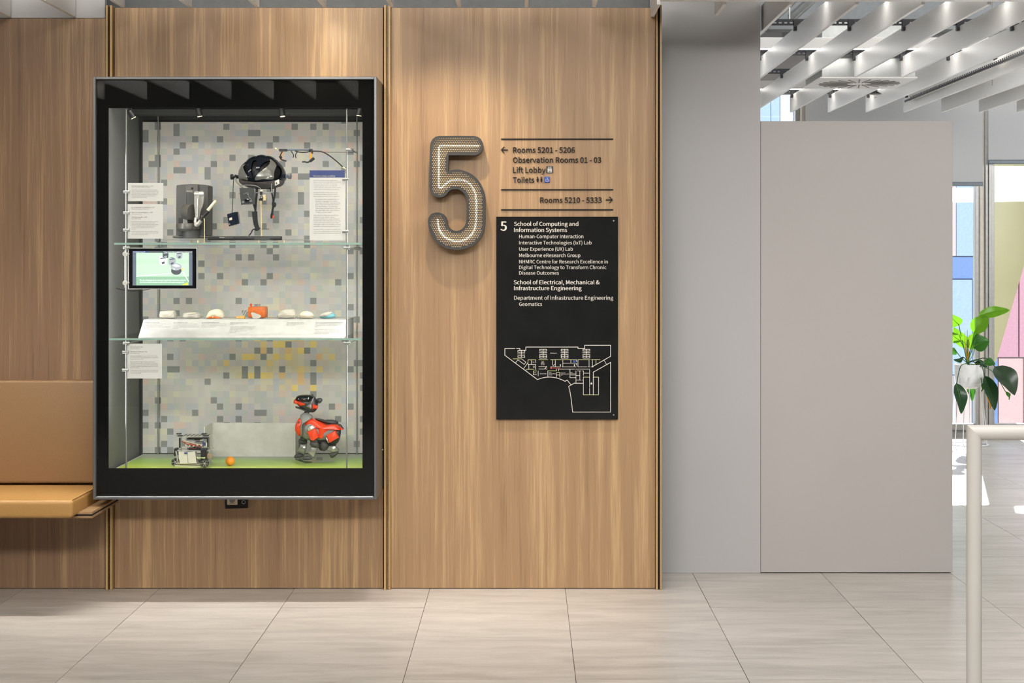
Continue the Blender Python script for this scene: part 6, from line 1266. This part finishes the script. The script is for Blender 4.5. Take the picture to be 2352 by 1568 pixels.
LM = {'lime': leafmat('lime_leaf', srgb(140, 190, 60), .55), 'mid': leafmat('mid_green_leaf', srgb(84, 142, 66), .42), 'deep': leafmat('deep_green_leaf', srgb(54, 92, 60), .22), 'olive': leafmat('olive_leaf', srgb(78, 96, 74), .15), 'orange': leafmat('orange_leaf', srgb(228, 160, 60), .4)}
def leaf(base, tip, wpx, m, dy0=0.0, dy1=0.0, bend=0.02, fold=0.25, tilt=0.5):
    """base/tip in photo pixels; wpx full width in pixels"""
    p0, p1 = P(base[0], base[1], YL+dy0), P(tip[0], tip[1], YL+dy1); ax = (p1-p0); L_ = ax.length; ax.normalize()
    side = ax.cross(Vector((0, -1, 0))).normalized(); nrm = side.cross(ax).normalized(); side = (side*math.cos(tilt)+nrm*math.sin(tilt)).normalized(); nrm = side.cross(ax).normalized()
    W = S(wpx, YL)/2/math.cos(tilt); NL, NW = 14, 8; b = B(); g = []
    for i in range(NL+1):
        t_ = i/NL; w_ = W*(math.sin(math.pi*min(1, t_**0.72))**0.75)*(1 if t_ > 0.02 else 0.25)
        if t_ >= 0.995: w_ = 0.0005
        rowv = []
        for j in range(NW+1):
            s_ = -1+2*j/NW; back = 0.08*L_*(abs(s_)**2)*(1-t_)**4
            q = p0+ax*(L_*t_-back)+side*(w_*s_)+nrm*(abs(s_)*w_*fold+bend*math.sin(math.pi*t_)+0.004*math.sin(9*t_+2*s_)*abs(s_))
            rowv.append(b.verts.new(q))
        g.append(rowv)
    for i in range(NL):
        for j in range(NW): b.faces.new((g[i][j], g[i+1][j], g[i+1][j+1], g[i][j+1]))
    bmesh.ops.solidify(b, geom=b.faces[:], thickness=0.0008)
    lf = obj('leaf', b, LM[m], pot, True)
    b = B(); tube(b, [p0+ax*(L_*k/6)+nrm*(bend*math.sin(math.pi*k/6)-0.001) for k in range(7)], [0.0028, .0026, .0024, .002, .0016, .0012, .0006], 6); obj('midrib', b, LM['lime' if m != 'olive' else 'mid'], lf, True)
    return p0
crown = (2222, 828)
def stem(base, via=None, dy=0.0, m='deep', r0=0.005):
    a = P(crown[0], crown[1]+6, YL); c = P(base[0], base[1], YL+dy); pts = [a] + ([P(via[0], via[1], YL+dy*.6)] if via else []) + [c]
    b = B(); tube(b, spline(pts, 6), r0, 8); obj('stem', b, LM[m], pot, True)
lv = [((2252, 724), (2319, 712), 24, 'lime', (2243, 770), .0, .05), ((2238, 762), (2268, 726), 34, 'lime', (2232, 790), -.05, -.02), ((2202, 745), (2182, 722), 30, 'lime', (2212, 790), .02, .0),
      ((2206, 782), (2178, 760), 22, 'lime', (2214, 800), -.04, -.06), ((2222, 795), (2190, 752), 26, 'lime', (2222, 812), .10, .12), ((2230, 800), (2247, 760), 26, 'lime', (2226, 812), .10, .10), ((2237, 795), (2272, 782), 38, 'mid', (2236, 812), .04, .02),
      ((2288, 846), (2331, 907), 50, 'olive', (2264, 822), -.22, -.30), ((2262, 868), (2285, 942), 34, 'deep', (2250, 828), -.20, -.20), ((2197, 884), (2208, 950), 32, 'deep', (2206, 842), -.18, -.22),
      ((2262, 832), (2286, 836), 18, 'mid', (2244, 825), .02, .02), ((2240, 834), (2268, 842), 14, 'deep', (2232, 828), -.05, -.08), ((2222, 884), (2233, 921), 20, 'mid', (2226, 850), .12, .12), ((2310, 900), (2318, 918), 9, 'mid', (2276, 850), .10, .10),
      ((2268, 905), (2274, 940), 12, 'orange', (2250, 860), .10, .10), ((2192, 800), (2180, 812), 18, 'mid', (2205, 818), .0, .0), ((2212, 822), (2190, 826), 12, 'deep', (2216, 822), -.06, -.1), ((2255, 880), (2254, 899), 9, 'mid', (2250, 862), -.1, -.1)]
for base, tip, wp, m_, via, d0, d1 in lv:
    stem(base, via, d0, 'mid' if m_ in ('lime', 'mid') else 'deep', 0.0036); leaf(base, tip, wp, m_, d0, d1, 0.015 if m_ != 'olive' else 0.03)
for k, (x, y) in enumerate(((2217, 762), (2221, 758), (2225, 768))): b = B(); tube(b, [P(2222, 830, YL), P(x, (y+830)/2, YL-.02), P(x+(1 if k else -1), y, YL)], [0.006, 0.004, 0.0015], 8); obj('young_shoot', b, LM['orange'] if k != 1 else LM['mid'], pot, True)
